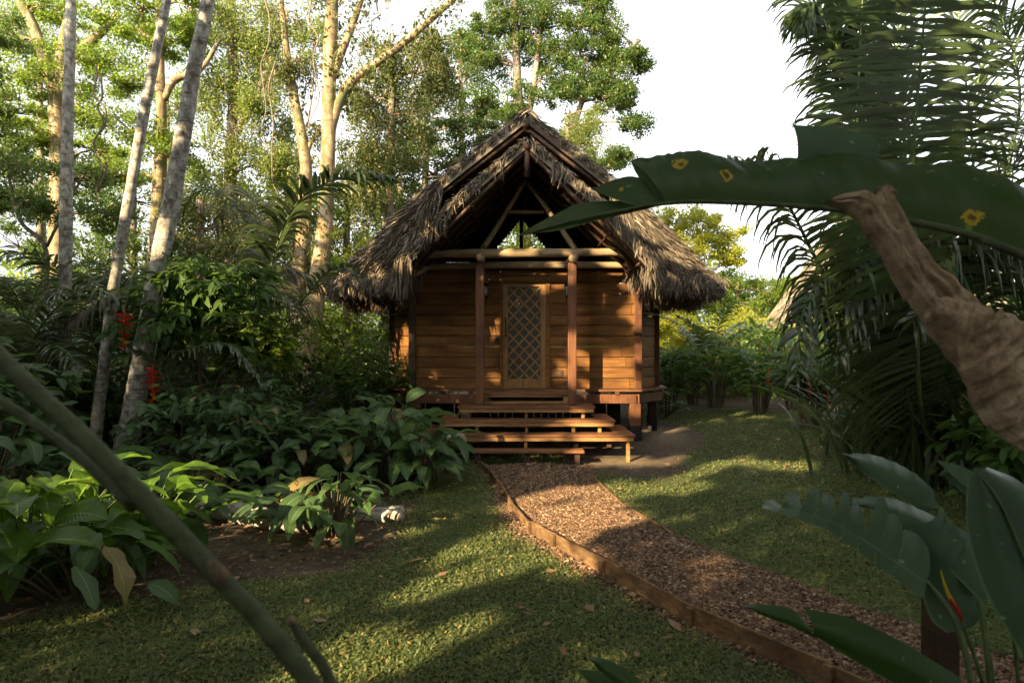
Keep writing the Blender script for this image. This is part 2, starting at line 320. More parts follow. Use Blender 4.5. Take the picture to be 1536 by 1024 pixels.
def groundmat():
    m,nt,out=newmat('soil_and_turf'); g=G(nt); ob=g.coord(); a=g.noise(ob,.55,5,.6); b=g.noise(ob,9,6,.7); c=g.noise(ob,60,4,.7)
    soil=g.ramp(b,[(.3,(.045,.033,.022)),(.55,(.10,.075,.048)),(.75,(.19,.15,.10))])
    turf=g.ramp(b,[(.3,(.035,.05,.016)),(.6,(.075,.085,.028)),(.8,(.13,.10,.045))])
    at_=g.n('Attribute',attribute_name='turf'); f=g.math('ADD',at_.outputs['Fac'],g.math('MULTIPLY',g.math('SUBTRACT',a,.5),1.2))
    sand=g.n('Attribute',attribute_name='sand'); col=g.mix(g.ramp(f,[(.4,(0,0,0)),(.6,(1,1,1))]),soil,turf)
    col=g.mix(sand.outputs['Fac'],col,g.ramp(b,[(.3,(.22,.16,.09)),(.7,(.38,.29,.18))])); col=g.mix(g.math('MULTIPLY',c,.5),col,(.03,.02,.012))
    h=g.math('ADD',b,g.math('MULTIPLY',c,.4)); g.l(g.bsdf(col,.9,.2,h,.8,.03),out.inputs[0]); return m
M['ground']=groundmat()
M['pathbase']=plain('path_soil',(.10,.055,.032),.9,nz=20)
M['log']=barkmat('fallen_log_bark',(.12,.09,.06),(.42,.38,.31),(.66,.62,.54),(.18,.14,.09),1.6,.85,(.5,1.5,1.5))
SUN_E,SKY_S,SKY_SAT,EXPO,TOP,SN,DENS=5.0,.115,.12,2.15,15,52000,1.9
# ---------------------------------------------------------------- the hut
HX=.25
rs=R(11)
hut=thing('thatched_hut','small red-brown wooden hut on stilts with steep thatched roof and lattice door','hut',(HX,13,0))
def hb(): return MB()
def boards(mb,x0,x1,y,z0,z1,h,th=.03,ny=-1,segs=(1.6,2.6),rs=R(3)):
    z=z0
    while z<z1-.02:
        hh=min(h,z1-z); x=x0-rs.uniform(0,1.2)
        while x<x1:
            L=rs.uniform(*segs); a=max(x0,x); b=min(x1,x+L)
            if b-a>.03: box(mb,a+.003,b-.003,y+rs.uniform(-.003,.003),y+th,z+.007,z+hh-.006)
            x+=L
        z+=hh
def oblique_boards(mb,p0,p1,z0,z1,h,rs):
    p0=np.array([*p0,0.]);p1=np.array([*p1,0.]); z=z0
    while z<z1-.02:
        hh=min(h,z1-z); o=rs.uniform(-.003,.003)
        beam(mb,p0+[0,o,z+hh/2],p1+[0,o,z+hh/2],.03,hh-.013); z+=hh
FZ=1.115; WY=12.96; WT=3.37
# front wall in two pieces either side of the door frame
m=hb(); boards(m,HX-2.08,HX-.47,WY,FZ+.004,WT,.2); boards(m,HX+.46,HX+2.08,WY,FZ+.004,WT,.2,rs=R(8)); boards(m,HX-.47,HX+.46,WY,3.14,WT,.115)
oblique_boards(m,(HX+2.19,13.03),(HX+2.63,13.8),FZ+.004,2.54,.2,rs); oblique_boards(m,(HX-2.19,13.03),(HX-2.63,13.8),FZ+.004,2.54,.2,rs)
for s in (-1,1): oblique_boards(m,(HX+s*2.64,13.83),(HX+s*2.64,18.3),FZ+.004,2.54,.2,rs)
oblique_boards(m,(HX-2.63,18.3),(HX+2.63,18.3),FZ+.004,4.18,.2,rs)
m.build('wall',M['plank'],hut,smooth=False,bevel=.003)
for s in (-1,1):
    m=hb(); beam(m,(HX+s*2.19,13.05,2.95),(HX+s*2.63,13.82,2.95),.012,.76); beam(m,(HX+s*2.635,13.80,2.95),(HX+s*2.64,18.28,2.95),.012,.76)
    m.build('window_screen',M['winscreen'],hut,smooth=False)
for s in (-1,1):
    m=hb(); beam(m,(HX+s*2.13,12.93,2.56),(HX+s*2.68,13.84,2.56),.11,.035); m.build('window_sill',M['post'],hut,smooth=False,bevel=.004)
# rear gable with its opening
m=hb(); n=26
for i in range(n):
    z0=4.18+i*.075; z1=z0+.073; hw=(5.95-z0)/.80
    if hw<=0: break
    ho=(5.3-z0)*.85
    for s in (-1,1):
        a=max(ho,0.02) if z0<5.3 else 0.0
        if z0<4.30 or (4.46<z0<4.53): a=0.0
        if hw-a>.02: box(m,*(sorted((HX+s*a,HX+s*hw))),18.30,18.33,z0,z1)
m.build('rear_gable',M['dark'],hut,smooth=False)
m=hb(); tube(m,[(HX,18.2,4.1),(HX,18.2,5.9)],.05,8); m.build('gable_post',M['dark'],hut)
# partition filling the front gable above the ceiling plate, dark boards behind the A frame
# corner posts
for x,y in ((HX-2.14,12.97),(HX+2.14,12.97),(HX-2.66,13.83),(HX+2.66,13.83)):
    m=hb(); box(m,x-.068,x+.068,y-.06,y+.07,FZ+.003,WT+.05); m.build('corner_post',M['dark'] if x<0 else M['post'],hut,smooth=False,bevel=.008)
# floor: octagonal deck sheet with edge trim
m=hb()
poly=[(-2.2,12.84),(2.2,12.84),(2.86,13.75),(2.86,18.5),(-2.86,18.5),(-2.86,13.75)]
def slab(m,poly,z0,z1,cx=HX):
    b=[(cx+x,y,z0) for x,y in poly]; t=[(cx+x,y,z1) for x,y in poly]
    q=[(0,1,2,5),(2,3,4,5),(6,7,8,11),(8,9,10,11)]+[(i,(i+1)%6,6+(i+1)%6,6+i) for i in range(6)]
    m.add(b+t,q)
slab(m,poly,FZ-.045,FZ); m.build('floor',M['deck'],hut,smooth=False)
for i,(a,b) in enumerate([((-2.1,12.92),(2.1,12.92)),((2.12,12.93),(2.75,13.8)),((-2.12,12.93),(-2.75,13.8)),((2.6,13.9),(2.6,18.3)),((-2.6,13.9),(-2.6,18.3))]):
    m=hb(); beam(m,(HX+a[0],a[1],.93),(HX+b[0],b[1],.93),.09,.17); m.build('floor_beam',M['post'],hut,smooth=False,bevel=.006)
for x in np.arange(-1.95,2.0,.46):
    m=hb(); box(m,HX+x-.04,HX+x+.04,12.85,18.2,1.018,1.066); m.build('joist',M['post'],hut,smooth=False)
for x,y in [(2.08,12.97),(-2.08,12.97),(2.0,15.2),(-2.0,15.2),(0,15.2),(2.6,13.9),(-2.6,13.9),(2.0,18),(-2.0,18),(0,18),(1.0,13.6),(-1.0,13.6)]:
    g0=float(gz(HX+x,y)); st=m=hb(); w=.105 if abs(x)==2.08 else .08
    box(m,HX+x-w,HX+x+w,y-w+.01,y+w-.01,g0+.2,.843); o=m.build('stilt',M['post'] if abs(x)==2.08 else M['dark'],hut,smooth=False,bevel=.01)
    m=hb(); box(m,HX+x-w-.012,HX+x+w+.012,y-w,y+w,g0-.3,g0+.28); m.build('tarred_base',M['tar'],o,smooth=False,bevel=.01)
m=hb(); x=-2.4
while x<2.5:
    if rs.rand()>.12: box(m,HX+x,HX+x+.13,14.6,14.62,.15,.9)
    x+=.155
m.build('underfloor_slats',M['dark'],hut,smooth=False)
# door: frame, leaf, lattice, screen
def X(px): return (px-CX)/F*WY
def Z(py): return CH-(py-HY)/F*WY
m=hb(); xl,xr=X(750),X(825); yt=Z(420)
box(m,xl,xl+.055,WY-.035,WY+.05,FZ+.002,yt); box(m,xr-.075,xr,WY-.035,WY+.05,FZ+.002,yt); box(m,xl+.056,xr-.076,WY-.036,WY+.05,yt-.06,yt)
m.build('door_frame',M['plank'],hut,smooth=False,bevel=.004)
m=hb(); a,b=xl+.06,xr-.08; z0,z1=FZ+.01,yt-.065; px0,px1,pz0,pz1=X(762),X(811),Z(568),Z(430)
box(m,a,px0,WY-.012,WY+.03,z0,z1); box(m,px1,b,WY-.012,WY+.03,z0,z1); box(m,px0+.001,px1-.001,WY-.011,WY+.03,z0,pz0); box(m,px0+.001,px1-.001,WY-.011,WY+.03,pz1,z1)
door=m.build('door',M['door'],hut,smooth=False,bevel=.003)
m=hb(); box(m,px0,px1,WY+.02,WY+.026,pz0,pz1); m.build('screen',M['screen'],door,smooth=False)
m=hb(); w=px1-px0; h=pz1-pz0; nx=3; s=w/nx; sl=h/ (8.0)
for sg,yy in ((1,WY-.004),(-1,WY+.006)):
    for k in range(-3,12):
        # lines z = z0 + k*cell + sg*(x)*slope
        pts=[]; slope=sl/s
        c=pz0+k*sl if sg>0 else pz0+k*sl
        xs=[px0,px1]; zs=[c+(0 if sg>0 else w*slope), c+(w*slope if sg>0 else 0)]
        # clip
        P0=np.array([xs[0],zs[0]]);P1=np.array([xs[1],zs[1]]); t0,t1=0,1; dz=P1[1]-P0[1]
        for lim,lo in ((pz0,True),(pz1,False)):
            t=(lim-P0[1])/dz
            if (dz>0)==lo: t0=max(t0,t)
            else: t1=min(t1,t)
        if t1-t0>.02:
            A=P0+(P1-P0)*t0;B=P0+(P1-P0)*t1; beam(m,(A[0],yy,A[1]),(B[0],yy,B[1]),.010,.031,up=(0,0,1) if False else nrm(np.cross([0,1,0],[B[0]-A[0],0,B[1]-A[1]])))
m.build('lattice',M['door'],door,smooth=False)
m=hb(); hx=X(758.5); tube(m,[(hx,WY-.015,Z(500)),(hx,WY-.05,Z(498)),(hx,WY-.05,Z(478)),(hx,WY-.015,Z(476))],.011,8,n=10); tube(m,[(hx,WY-.01,Z(503)),(hx,WY-.045,Z(503))],.022,10); m.build('handle',M['metal'],door)
# porch posts
for px in (720,858):
    x=(px-CX)/F*12.3
    m=hb(); box(m,x-.075,x+.075,12.225,12.375,.873,3.42); p=m.build('porch_post',M['post'],hut,smooth=False,bevel=.01)
    if px>800:
        m=hb(); box(m,x-.077,x+.077,12.223,12.377,3.2,3.27); m.build('strap',M['dark'],p,smooth=False)
    m=hb(); tube(m,[(x+.02,12.08,3.50),(x+.0,12.6,3.50),(x+.01,13.2,3.49)],[.085,.075,.08],12,n=6,bump=.04,rs=rs); m.build('plate_log',M['pole'],hut)
m=hb(); Yl=12.24; tube(m,[at(622,386,Yl),at(660,381,Yl),at(740,380,Yl),at(860,379,Yl),at(945,378,Yl)],[.05,.06,.075,.085,.08,.07,.075],12,n=22,bump=.05,rs=rs); m.build('log_beam',M['pole'],hut)
m=hb(); Yl=12.86; tube(m,[at(612,401,Yl),at(780,397.5,Yl),at(955,398,Yl)],[.06,.07,.065],12,n=14,bump=.04,rs=rs); m.build('tie_log',M['pole'],hut)
for a,b in (((789,268),(724,374)),((787,268),(868,382))):
    m=hb(); tube(m,[at(*a,12.32),at((a[0]+b[0])/2+1,(a[1]+b[1])/2,12.32),at(*b,12.32)],[.04,.045,.055],9,n=10,bump=.05,rs=rs); m.build('gable_pole',M['pole'],hut)
m=hb(); tube(m,[at(757,318,12.4),at(816,318,12.4)],[.03,.035,.03],8,n=6); m.build('gable_pole',M['pole'],hut)
m=hb(); tube(m,[at(788,296,12.5),at(788,318,12.5)],.035,8); m.build('hanging_peg',M['dark'],hut)
m=hb(); tube(m,[at(606,420,11.8),at(640,402,12.3)],.05,8); m.build('eave_pole',M['pole'],hut)
m=hb(); tube(m,[at(930,382,11.9),at(965,399,12.3)],.045,8); m.build('eave_pole',M['pole'],hut)
# ---------------------------------------------------------------- roof
def slope_panel(mt,mu,A,B,C,D,dens,rs,thick=.13,lift=.03,bl=(.22,.42),bw=.015,drop=.0,fr=0,sag=0,rims=(0,1)):
    """A,B ridge-side corners; D,C eave-side (A-D and B-C run down)."""
    A,B,C,D=[np.asarray(p,float) for p in (A,B,C,D)]; nu,nv=10,10
    N=nrm(np.cross(C-A,D-B)); 
    if N[2]-N[1]<0: N=-N
    def S(u,v):
        u=np.asarray(u,float)[...,None];v=np.asarray(v,float)[...,None]
        p=(A*(1-u)+B*u)*(1-v)+(D*(1-u)+C*u)*v
        return p+N*(-sag*np.sin(np.pi*v))
    u,v=np.meshgrid(np.linspace(0,1,nu+1),np.linspace(0,1,nv+1),indexing='ij'); top=S(u,v); bot=top-N*thick
    V=np.concatenate([top.reshape(-1,3)]); k=nv+1
    q=[(i*k+j,(i+1)*k+j,(i+1)*k+j+1,i*k+j+1) for i in range(nu) for j in range(nv)]
    mt.add(top.reshape(-1,3),q,0); mu.add(bot.reshape(-1,3),q,0)
    rim=[i*k+nv for i in range(nu+1)]; V2=np.concatenate([top.reshape(-1,3)[rim],bot.reshape(-1,3)[rim]]); mu.add(V2,[(i,i+1,nu+2+i,nu+1+i) for i in range(nu)])
    for e in [(0,nu)[k] for k in rims]:
        r=[e*k+j for j in range(nv+1)]; V2=np.concatenate([top.reshape(-1,3)[r],bot.reshape(-1,3)[r]]); mt.add(V2,[(i,i+1,nv+2+i,nv+1+i) for i in range(nv)])
    area=np.linalg.norm(np.cross(B-A,D-A))*.5+np.linalg.norm(np.cross(C-B,C-D))*.5; n=int(area*dens*1.7)
    u=rs.rand(n); v=rs.rand(n); v=np.floor(v*22)/22+rs.normal(0,.012,n); v=np.clip(v,0,1); P=S(u,v); dn=nrm(S(u,np.clip(v+.02,0,1.2))-P)
    blades(mt,P+N*rs.uniform(0,lift,(n,1)),nrm(dn+N*rs.uniform(-.05,.38,(n,1))+rs.normal(0,.16,(n,3))),rs,bl,bw)
    return S,N
def blades(mb,P,D,rs,bl,bw,curl=.25,m=0):
    n=len(P); L=rs.uniform(*bl,n)[:,None]; W=(bw*rs.uniform(.6,1.4,n))[:,None]
    s=nrm(np.cross(D,nrm(rs.normal(0,.5,(n,3))+[0,0,1.]))); g=np.array([0,0,-1.])*curl
    a=P; b=P+D*L*.5; c=b+nrm(D+g)*L*.5; tw=nrm(s+rs.normal(0,.4,(n,3)))
    V=np.stack([a-s*W*.5,a+s*W*.5,b+tw*W*.6,b-tw*W*.6,c+tw*W*.12,c-tw*W*.12],1).reshape(-1,3)
    k=np.arange(n)[:,None]*6; q=np.concatenate([k+[0,1,2,3],k+[3,2,4,5]],0); mb.add(V,q,m)
def edge_fringe(mb,p,q,n,rs,out,bl=(.22,.45),bw=.02,down=1.0,cl=.10,sp=.04):
    n=int(n*1.7); bw=bw*.62; sp=sp*1.25
    p=np.asarray(p,float);q=np.asarray(q,float); t=rs.rand(n); t=t+.03*np.sin(t*60); P=p+(q-p)*np.clip(t,0,1)[:,None]+rs.normal(0,sp,(n,3))
    D=nrm(np.asarray(out,float)+np.array([0,0,-down])+rs.normal(0,.34,(n,3))); blades(mb,P,D,rs,bl,bw,.5)
RZ=6.02; YF=12.0; YB=18.9
mt,mu=MB(),MB(); rs=R(21)
for s in (-1,1):
    def h(x,y,z): return (HX+s*x,y,z)
    R0,R1=h(0,YF,RZ),h(0,YB,RZ); V0=h(1.62,YF,4.73); E2=h(3.82,13.6,3.2); E3=h(3.82,YB,3.2); E1=h(3.28,12.6,3.12); E0=h(2.28,12.05,3.07)
    Rm=h(0,13.6,RZ)
    slope_panel(mt,mu,Rm,R1,E3,E2,230,rs,sag=.06,rims=(1,))
    # front strip of the slope: ridge front to verge, then to the corner
    Vm=h(1.62,13.6,4.75)
    slope_panel(mt,mu,R0,Rm,E2,V0,420,rs,rims=(0,))
    slope_panel(mt,mu,h(1.61,YF-.01,4.735),h(1.63,YF+.01,4.73),E2,E1,900,rs,bl=(.15,.3),lift=.05,rims=())
    slope_panel(mt,mu,h(1.58,12.02,4.73),V0,E1,E0,900,rs,bl=(.15,.3),lift=.06,rims=()); slope_panel(mt,mu,h(1.45,12.05,4.74),h(1.6,12.02,4.73),E0,h(1.85,12.15,3.5),700,rs,bl=(.15,.3),lift=.04,rims=())
    edge_fringe(mt,E0,E1,1500,rs,(0,-.1,0),bl=(.12,.28),sp=.05); edge_fringe(mt,E1,E2,1500,rs,(s*.25,-.1,0),bl=(.12,.28),sp=.05); edge_fringe(mt,E2,E3,1500,rs,(s*.3,0,0))
    edge_fringe(mt,R0,V0,900,rs,(s*.8,-.1,0),bl=(.05,.13),bw=.014,sp=.02); pass
    # lower, inner layer of eave thatch (dark fringe under the skirt)
    edge_fringe(mu,h(2.1,12.3,2.95),h(3.1,13.0,2.95),700,rs,(0,0,0),bl=(.2,.4)); edge_fringe(mu,h(3.1,13.0,2.95),h(3.5,14.2,3.0),700,rs,(0,0,0),bl=(.2,.4))
roof=mt.build('roof',M['thatch'],hut,smooth=False)
# ridge cap tufts
mr=MB(); n=1500; P=np.stack([HX+rs.normal(0,.06,n),rs.uniform(YF-.05,YB,n),RZ+.03+rs.uniform(0,.05,n)],1); D=nrm(np.stack([np.sign(rs.normal(size=n))*1.0,rs.normal(0,.25,n),-.8+rs.normal(0,.2,n)],1)); blades(mr,P,D,rs,(.25,.5),.03)
mr.build('ridge_thatch',M['thatch'],roof,smooth=False)
mu.build('thatch_underside',M['thatch_under'],roof,smooth=False)
# rafters and purlins of the main roof
for y in np.arange(YF+.08,18.5,.95):
    for s in (-1,1):
        m=hb(); yy=y; x1=1.6 if y<13.2 else 3.55; z1=4.73-.2 if y<13.2 else 3.12-.12
        tube(m,[(HX+s*.03,yy,RZ-.27),(HX+s*x1,yy,z1)],.035,7); m.build('rafter',M['dark'],roof)
for s in (-1,1):
    for f in (.18,.36,.54,.72,.9):
        x=3.6*f; z=RZ-.31-(RZ-3.12)/3.72*x+.05; y0=YF+.05 if x<1.5 else 13.5
        m=hb(); tube(m,[(HX+s*x,y0,z),(HX+s*x,18.6,z)],.022,6); m.build('purlin',M['dark'],roof)
m=hb(); tube(m,[(HX,YF-.02,RZ-.2),(HX,YB-.1,RZ-.2)],.06,9); m.build('ridge_pole',M['dark'],roof)
# porch roof
PZ=5.36; PF=11.3; PB=13.7
mt,mu=MB(),MB(); rs=R(33)
for s in (-1,1):
    def h(x,y,z): return (HX+s*x,y,z)
    A,B,C,D=h(0,PF,PZ),h(0,PB,PZ),h(2.06,PB,3.32),h(2.06,PF,3.32)
    K,K2=h(1.2,PF,4.33),h(1.2,PB,4.33)
    slope_panel(mt,mu,A,B,K2,K,420,rs,thick=.12,bl=(.15,.28)); slope_panel(mt,mu,K,K2,C,D,420,rs,thick=.12,bl=(.15,.28))
    edge_fringe(mt,A,K,800,rs,(s*.7,-.12,0),bl=(.05,.14),bw=.017,sp=.018,down=.8); edge_fringe(mt,K,D,800,rs,(s*.6,-.12,0),bl=(.06,.18),bw=.019,sp=.022,down=.9)
    for k in range(26):   # tufts hanging from the rake
        t=rs.rand()**.8; p=np.array(A)*(1-t*2)+np.array(K)*t*2 if t<.5 else np.array(K)*(2-2*t)+np.array(D)*(2*t-1); p=p+np.array([0,-.02,0]); nn=rs.randint(5,14)
        P=p+rs.normal(0,.025,(nn,3)); blades(mt,P,nrm(np.array([-s*.15,-.15,-1])+rs.normal(0,.16,(nn,3))),rs,(.10,.22) if rs.rand()<.85 else (.25,.36),.018,.3)
    edge_fringe(mt,D,C,700,rs,(s*.15,0,0),bl=(.2,.42),sp=.05)
    if s<0:
        p=np.array(D)+[-.03,.05,.0]; P=p+rs.normal(0,.05,(220,3)); blades(mt,P,nrm(np.array([0.03,-.05,-1])+rs.normal(0,.12,(220,3))),rs,(.35,.62),.026,.3)
pr=mt.build('porch_roof',M['thatch'],hut,smooth=False)
mu.build('thatch_underside',M['thatch_under'],pr,smooth=False)
for y in (PF+.06,PF+.55,PF+1.15,PF+1.75,PF+2.3):
    for s in (-1,1):
        m=hb(); tube(m,[(HX+s*.03,y,PZ-.2),(HX+s*2.0,y,3.32-.11)],.034,7); m.build('rafter',M['dark'],pr)
for s in (-1,1):
    for f in (.22,.45,.68,.93):
        x=2.0*f; z=PZ-.26-.99*x+.03; m=hb(); tube(m,[(HX+s*x,PF+.03,z),(HX+s*x,PB-.1,z)],.02,6); m.build('purlin',M['dark'],pr)
m=hb(); tube(m,[(HX,PF-.03,PZ-.14),(HX,PB-.1,PZ-.14)],.055,9); m.build('ridge_pole',M['dark'],pr)
m=hb(); tube(m,[(HX,PF+.05,PZ-.2),(HX,PF+.05,PZ-.62)],[.05,.05],8); m.build('king_post',M['dark'],pr)
# wall lanterns, switch, plaque
for px,lab in ((729,'black wall lantern high on the wall left of the lattice door'),(850,'black wall lantern high on the wall right of the lattice door')):
    x=X(px); t=thing('wall_lantern',lab,'wall lantern',(x,WY-.01,Z(445)),'lanterns beside the hut door')
    m=hb(); box(m,x-.04,x+.04,WY-.02,WY-.002,Z(446),Z(425)); tube(m,[(x,WY-.02,Z(428)),(x,WY-.11,Z(428))],.012,6); m.build('bracket',M['metal'],t,smooth=False)
    m=hb(); tube(m,[(x,WY-.1,Z(444)),(x,WY-.1,Z(430))],[.05,.055],6); m.build('glass',M['glass'],t)
    m=hb(); tube(m,[(x,WY-.1,Z(430)),(x,WY-.1,Z(426))],[.075,.02],6)
    for a in range(4): tube(m,[(x+.055*math.cos(a*1.57+.7),WY-.1+.055*math.sin(a*1.57+.7),Z(444)),(x+.055*math.cos(a*1.57+.7),WY-.1+.055*math.sin(a*1.57+.7),Z(430))],.005,4)
    m.build('cage',M['metal'],t,smooth=False)
t=thing('wall_switch','small dark switch box on the wall just left of the door handle','switch',(X(745),WY,Z(509)))
m=hb(); box(m,X(742),X(748.5),WY-.022,WY-.002,Z(513),Z(504)); m.build('housing',M['dark'],t,smooth=False,bevel=.004)
m=hb(); box(m,X(744),X(746.5),WY-.027,WY-.0225,Z(511),Z(506)); m.build('button',M['metal'],t,smooth=False)
t=thing('number_plaque','small square carved wooden plaque low on the wall right of the door','plaque',(X(836),WY,Z(566)))
m=hb(); x0,x1,z0,z1=X(829),X(844),Z(565.5),Z(554.5)
box(m,x0,x1,WY-.022,WY-.002,z0,z1); m.build('plaque_board',M['dark'],t,smooth=False,bevel=.003)
m=hb()
for a,b,c,d in ((.12,.14,.25,.75),(.86,.88,.25,.75),(.12,.88,.24,.27),(.12,.88,.73,.76),(.30,.34,.38,.62),(.30,.44,.58,.62),(.42,.45,.38,.62),(.56,.70,.58,.62),(.56,.70,.38,.42),(.66,.70,.38,.62),(.56,.59,.48,.62)):
    box(m,x0+(x1-x0)*a,x0+(x1-x0)*b,WY-.026,WY-.0225,z0+(z1-z0)*c,z0+(z1-z0)*d)
m.build('carved_marks',M['door'],t,smooth=False)
# ---------------------------------------------------------------- steps
st=thing('entrance_steps','wide three tiered wooden steps in front of the hut door','steps',(HX,11.5,0))
def tier(zt,yf,hw,yb,name):
    m=hb(); 
    for k in range(3):
        y0=yf+k*.145; 
        if y0<yb: box(m,HX-hw,HX+hw,y0,min(y0+.14,yb),zt-.035,zt)
    for s in (-1,1):
        a,b=sorted((HX+s*hw,HX+s*(hw-.31)));
        box(m,a,b,yf+.438,yb,zt-.035,zt)
    if name=='p1': box(m,HX-hw+.312,HX+hw-.312,yf+.438,yb,zt-.036,zt-.001)
    tr=m.build('tread',M['deck'],st,smooth=False,bevel=.006)
    m=hb(); box(m,HX-hw+.03,HX+hw-.03,yf+.02,yf+.055,zt-.105,zt-.037)
    for s in (-1,1):
        a,b=sorted((HX+s*(hw-.025),HX+s*(hw-.06))); box(m,a,b,yf+.058,yb,zt-.105,zt-.037)
    m.build('fascia',M['decky'],st,smooth=False,bevel=.004)
tier(.87,11.9,1.21,12.82,'p1'); tier(.663,11.57,1.51,12.82,'p2'); tier(.456,11.25,1.79,12.82,'p3')
m=hb(); box(m,HX-.90,HX+.91,10.93,11.22,.20,.25); m.build('tread',M['deck'],st,smooth=False,bevel=.008)
for s in (-1,0,1):
    m=hb(); x=HX+s*.8; box(m,x-.04,x+.04,10.98,11.18,-.1,.199); m.build('leg',M['dark'],st,smooth=False)
for (zt,zb,yf,xs) in ((.765,.628,12.0,(-1.0,0,1.0)),(.558,.421,11.66,(-1.3,-.85,0,.8,1.25)),(.351,-.1,11.33,(-1.7,-.02,1.68))):
    for x in xs:
        m=hb(); box(m,HX+x-.028,HX+x+.028,yf,yf+.07,zb,zt); m.build('leg',M['decky'],st,smooth=False,bevel=.004)
for x in (-1.6,-.8,.9,1.5):
    m=hb(); box(m,HX+x-.04,HX+x+.04,12.3,12.38,-.1,.85 if abs(x)<1 else .42); m.build('leg',M['dark'],st,smooth=False)
# threshold step between the porch posts
m=hb(); box(m,HX-.80,HX+.80,12.45,12.83,1.03,1.07); m.build('tread',M['deck'],st,smooth=False,bevel=.005)
m=hb(); z0,z1=.874,1.029; box(m,HX-.78,HX+.78,12.47,12.50,z1-.035,z1); box(m,HX-.78,HX+.78,12.47,12.50,z0,z0+.045)
for s in (-1,1): a,b=sorted((HX+s*.78,HX+s*.69)); box(m,a,b,12.471,12.499,z0+.046,z1-.036)
m.build('fascia',M['decky'],st,smooth=False,bevel=.004)
# second hut behind the palms on the right
h2=thing('thatched_hut','sunlit thatched roof of a second hut behind the palms on the right','hut',(11,27,0),None)
c=at(1330,400,27); cx,cy=c[0],27.0; rs=R(5)
mt,mu=MB(),MB(); a8=np.arange(10)*2*np.pi/10+.2; er=4.3; ez=2.75; rz=7.6
E=[np.array([cx+math.cos(a)*er*1.05,cy+math.sin(a)*er,ez+.0]) for a in a8]; T=[np.array([cx+math.cos(a)*.35+np.clip(math.cos(a),-1,1)*.9,cy+math.sin(a)*.35,rz]) for a in a8]
for i in range(10):
    j=(i+1)%10; slope_panel(mt,mu,T[i],T[j],E[j],E[i],90,rs,thick=.2,bl=(.35,.7),bw=.04); edge_fringe(mt,E[i],E[j],300,rs,(0,0,0),bl=(.3,.5),bw=.04)
r2=mt.build('roof',M['thatch_gold'],h2,smooth=False); mu.build('thatch_underside',M['thatch_under'],r2,smooth=False)
m=MB(); oc=[np.array([cx+math.cos(a)*3.0,cy+math.sin(a)*3.0]) for a in a8]
for i in range(10): oblique_boards(m,oc[i],oc[(i+1)%10],.9,3.4,.2,rs)
m.build('wall',M['plank'],h2,smooth=False)
for p in oc[::2]:
    m=MB(); box(m,p[0]-.09,p[0]+.09,p[1]-.09,p[1]+.09,-.2,.95); m.build('stilt',M['dark'],h2,smooth=False)
# ---------------------------------------------------------------- ground, path, lawn
PL=np.array([(2.6,2.4),(1.78,3.87),(1.23,4.70),(.77,5.74),(.22,6.97),(-.07,8.69),(-.30,10.0),(-.48,10.92)])
PR=np.array([(4.2,2.4),(3.15,3.9),(2.57,4.82),(2.07,5.83),(1.73,6.53),(1.45,7.4),(1.19,8.88),(1.15,10.92)])
def xl_(y): return np.interp(y,PL[:,1],PL[:,0])
def xr_(y): return np.interp(y,PR[:,1],PR[:,0])
def on_path(x,y,pad=0): return (x>xl_(y)-pad)&(x<xr_(y)+pad)&(y<10.93)
LB=np.array([(-3.9,3.2),(-3.45,4.43),(-2.9,4.9),(-2.2,5.4),(-.95,5.9),(-.85,7.0),(-1.0,8.9),(-.75,10.6),(-1.0,12.0)])
rsn=R(77); _k=rsn.uniform(-1,1,(8,2))*np.array([1.4,1.4]); _p=rsn.uniform(0,6,8)
def wob(x,y,f=1.0):
    s=0
    for k,p in zip(_k,_p): s=s+np.sin((x*k[0]+y*k[1])*f*2.2+p)
    return s/8
def turf(x,y):
    """1 on the lawn, 0 on bare soil"""
    w=wob(x,y)*.7+wob(x,y,3.1)*.25
    lf=(x-np.interp(y,LB[:,1],LB[:,0]))/.7+w*1.6
    bare=((x-1.95)/1.0)**2+((y-11.9)/1.9)**2; bare2=((x-2.9)/.75)**2+((y-13.6)/1.6)**2
    f=np.clip(lf+.5,0,1)*np.clip((bare-.75)*1.2+w,0,1)*np.clip((bare2-.7)*1.1+w,0,1)
    f=f*np.clip((1-((y-12.4)>0)*(np.abs(x-.25)<2.1)),0,1)
    nearp=np.where(y<10.9,np.clip((xl_(y)-x-.05)/.22+w*.7,0.0,1),1); f=f*np.where(x<xl_(y),nearp,1)
    f=f*np.clip((19.5-y)/3,0,1)*np.clip((9-x)/3,0,1)
    return f
xs=np.concatenate([-np.geomspace(500,13,22),np.linspace(-12,12,170),np.geomspace(13,500,22)]); ys=np.concatenate([-np.geomspace(500,7,16),np.linspace(-6,26,180),np.geomspace(27,900,24)])
gx,gy=np.meshgrid(xs,ys,indexing='ij'); gzv=gz(gx,gy)-np.where(on_path(gx,gy,.03),.03,0)
m=MB(); k=len(ys); i=np.arange(len(xs)-1)[:,None]*k; j=np.arange(k-1)[None]
m.add(np.stack([gx,gy,gzv],-1).reshape(-1,3),np.stack([i+j,i+k+j,i+k+j+1,i+j+1],-1).reshape(-1,4))
ground=m.build('ground',M['ground'],None,loc=(0,0,0)); ground['kind']='structure'
at_=ground.data.attributes.new('turf','FLOAT','POINT'); at_.data.foreach_set('value',turf(gx,gy).astype(np.float32).ravel())
sd=np.clip(1.15-(((gx-3.0)/.45)**2+((gy-13.6)/1.1)**2),0,1)+np.clip(1.1-(((gx-1.75)/.75)**2+((gy-11.35)/.35)**2),0,.8)
sd=np.clip(sd*.55,0,1); at_=ground.data.attributes.new('sand','FLOAT','POINT'); at_.data.foreach_set('value',sd.astype(np.float32).ravel())
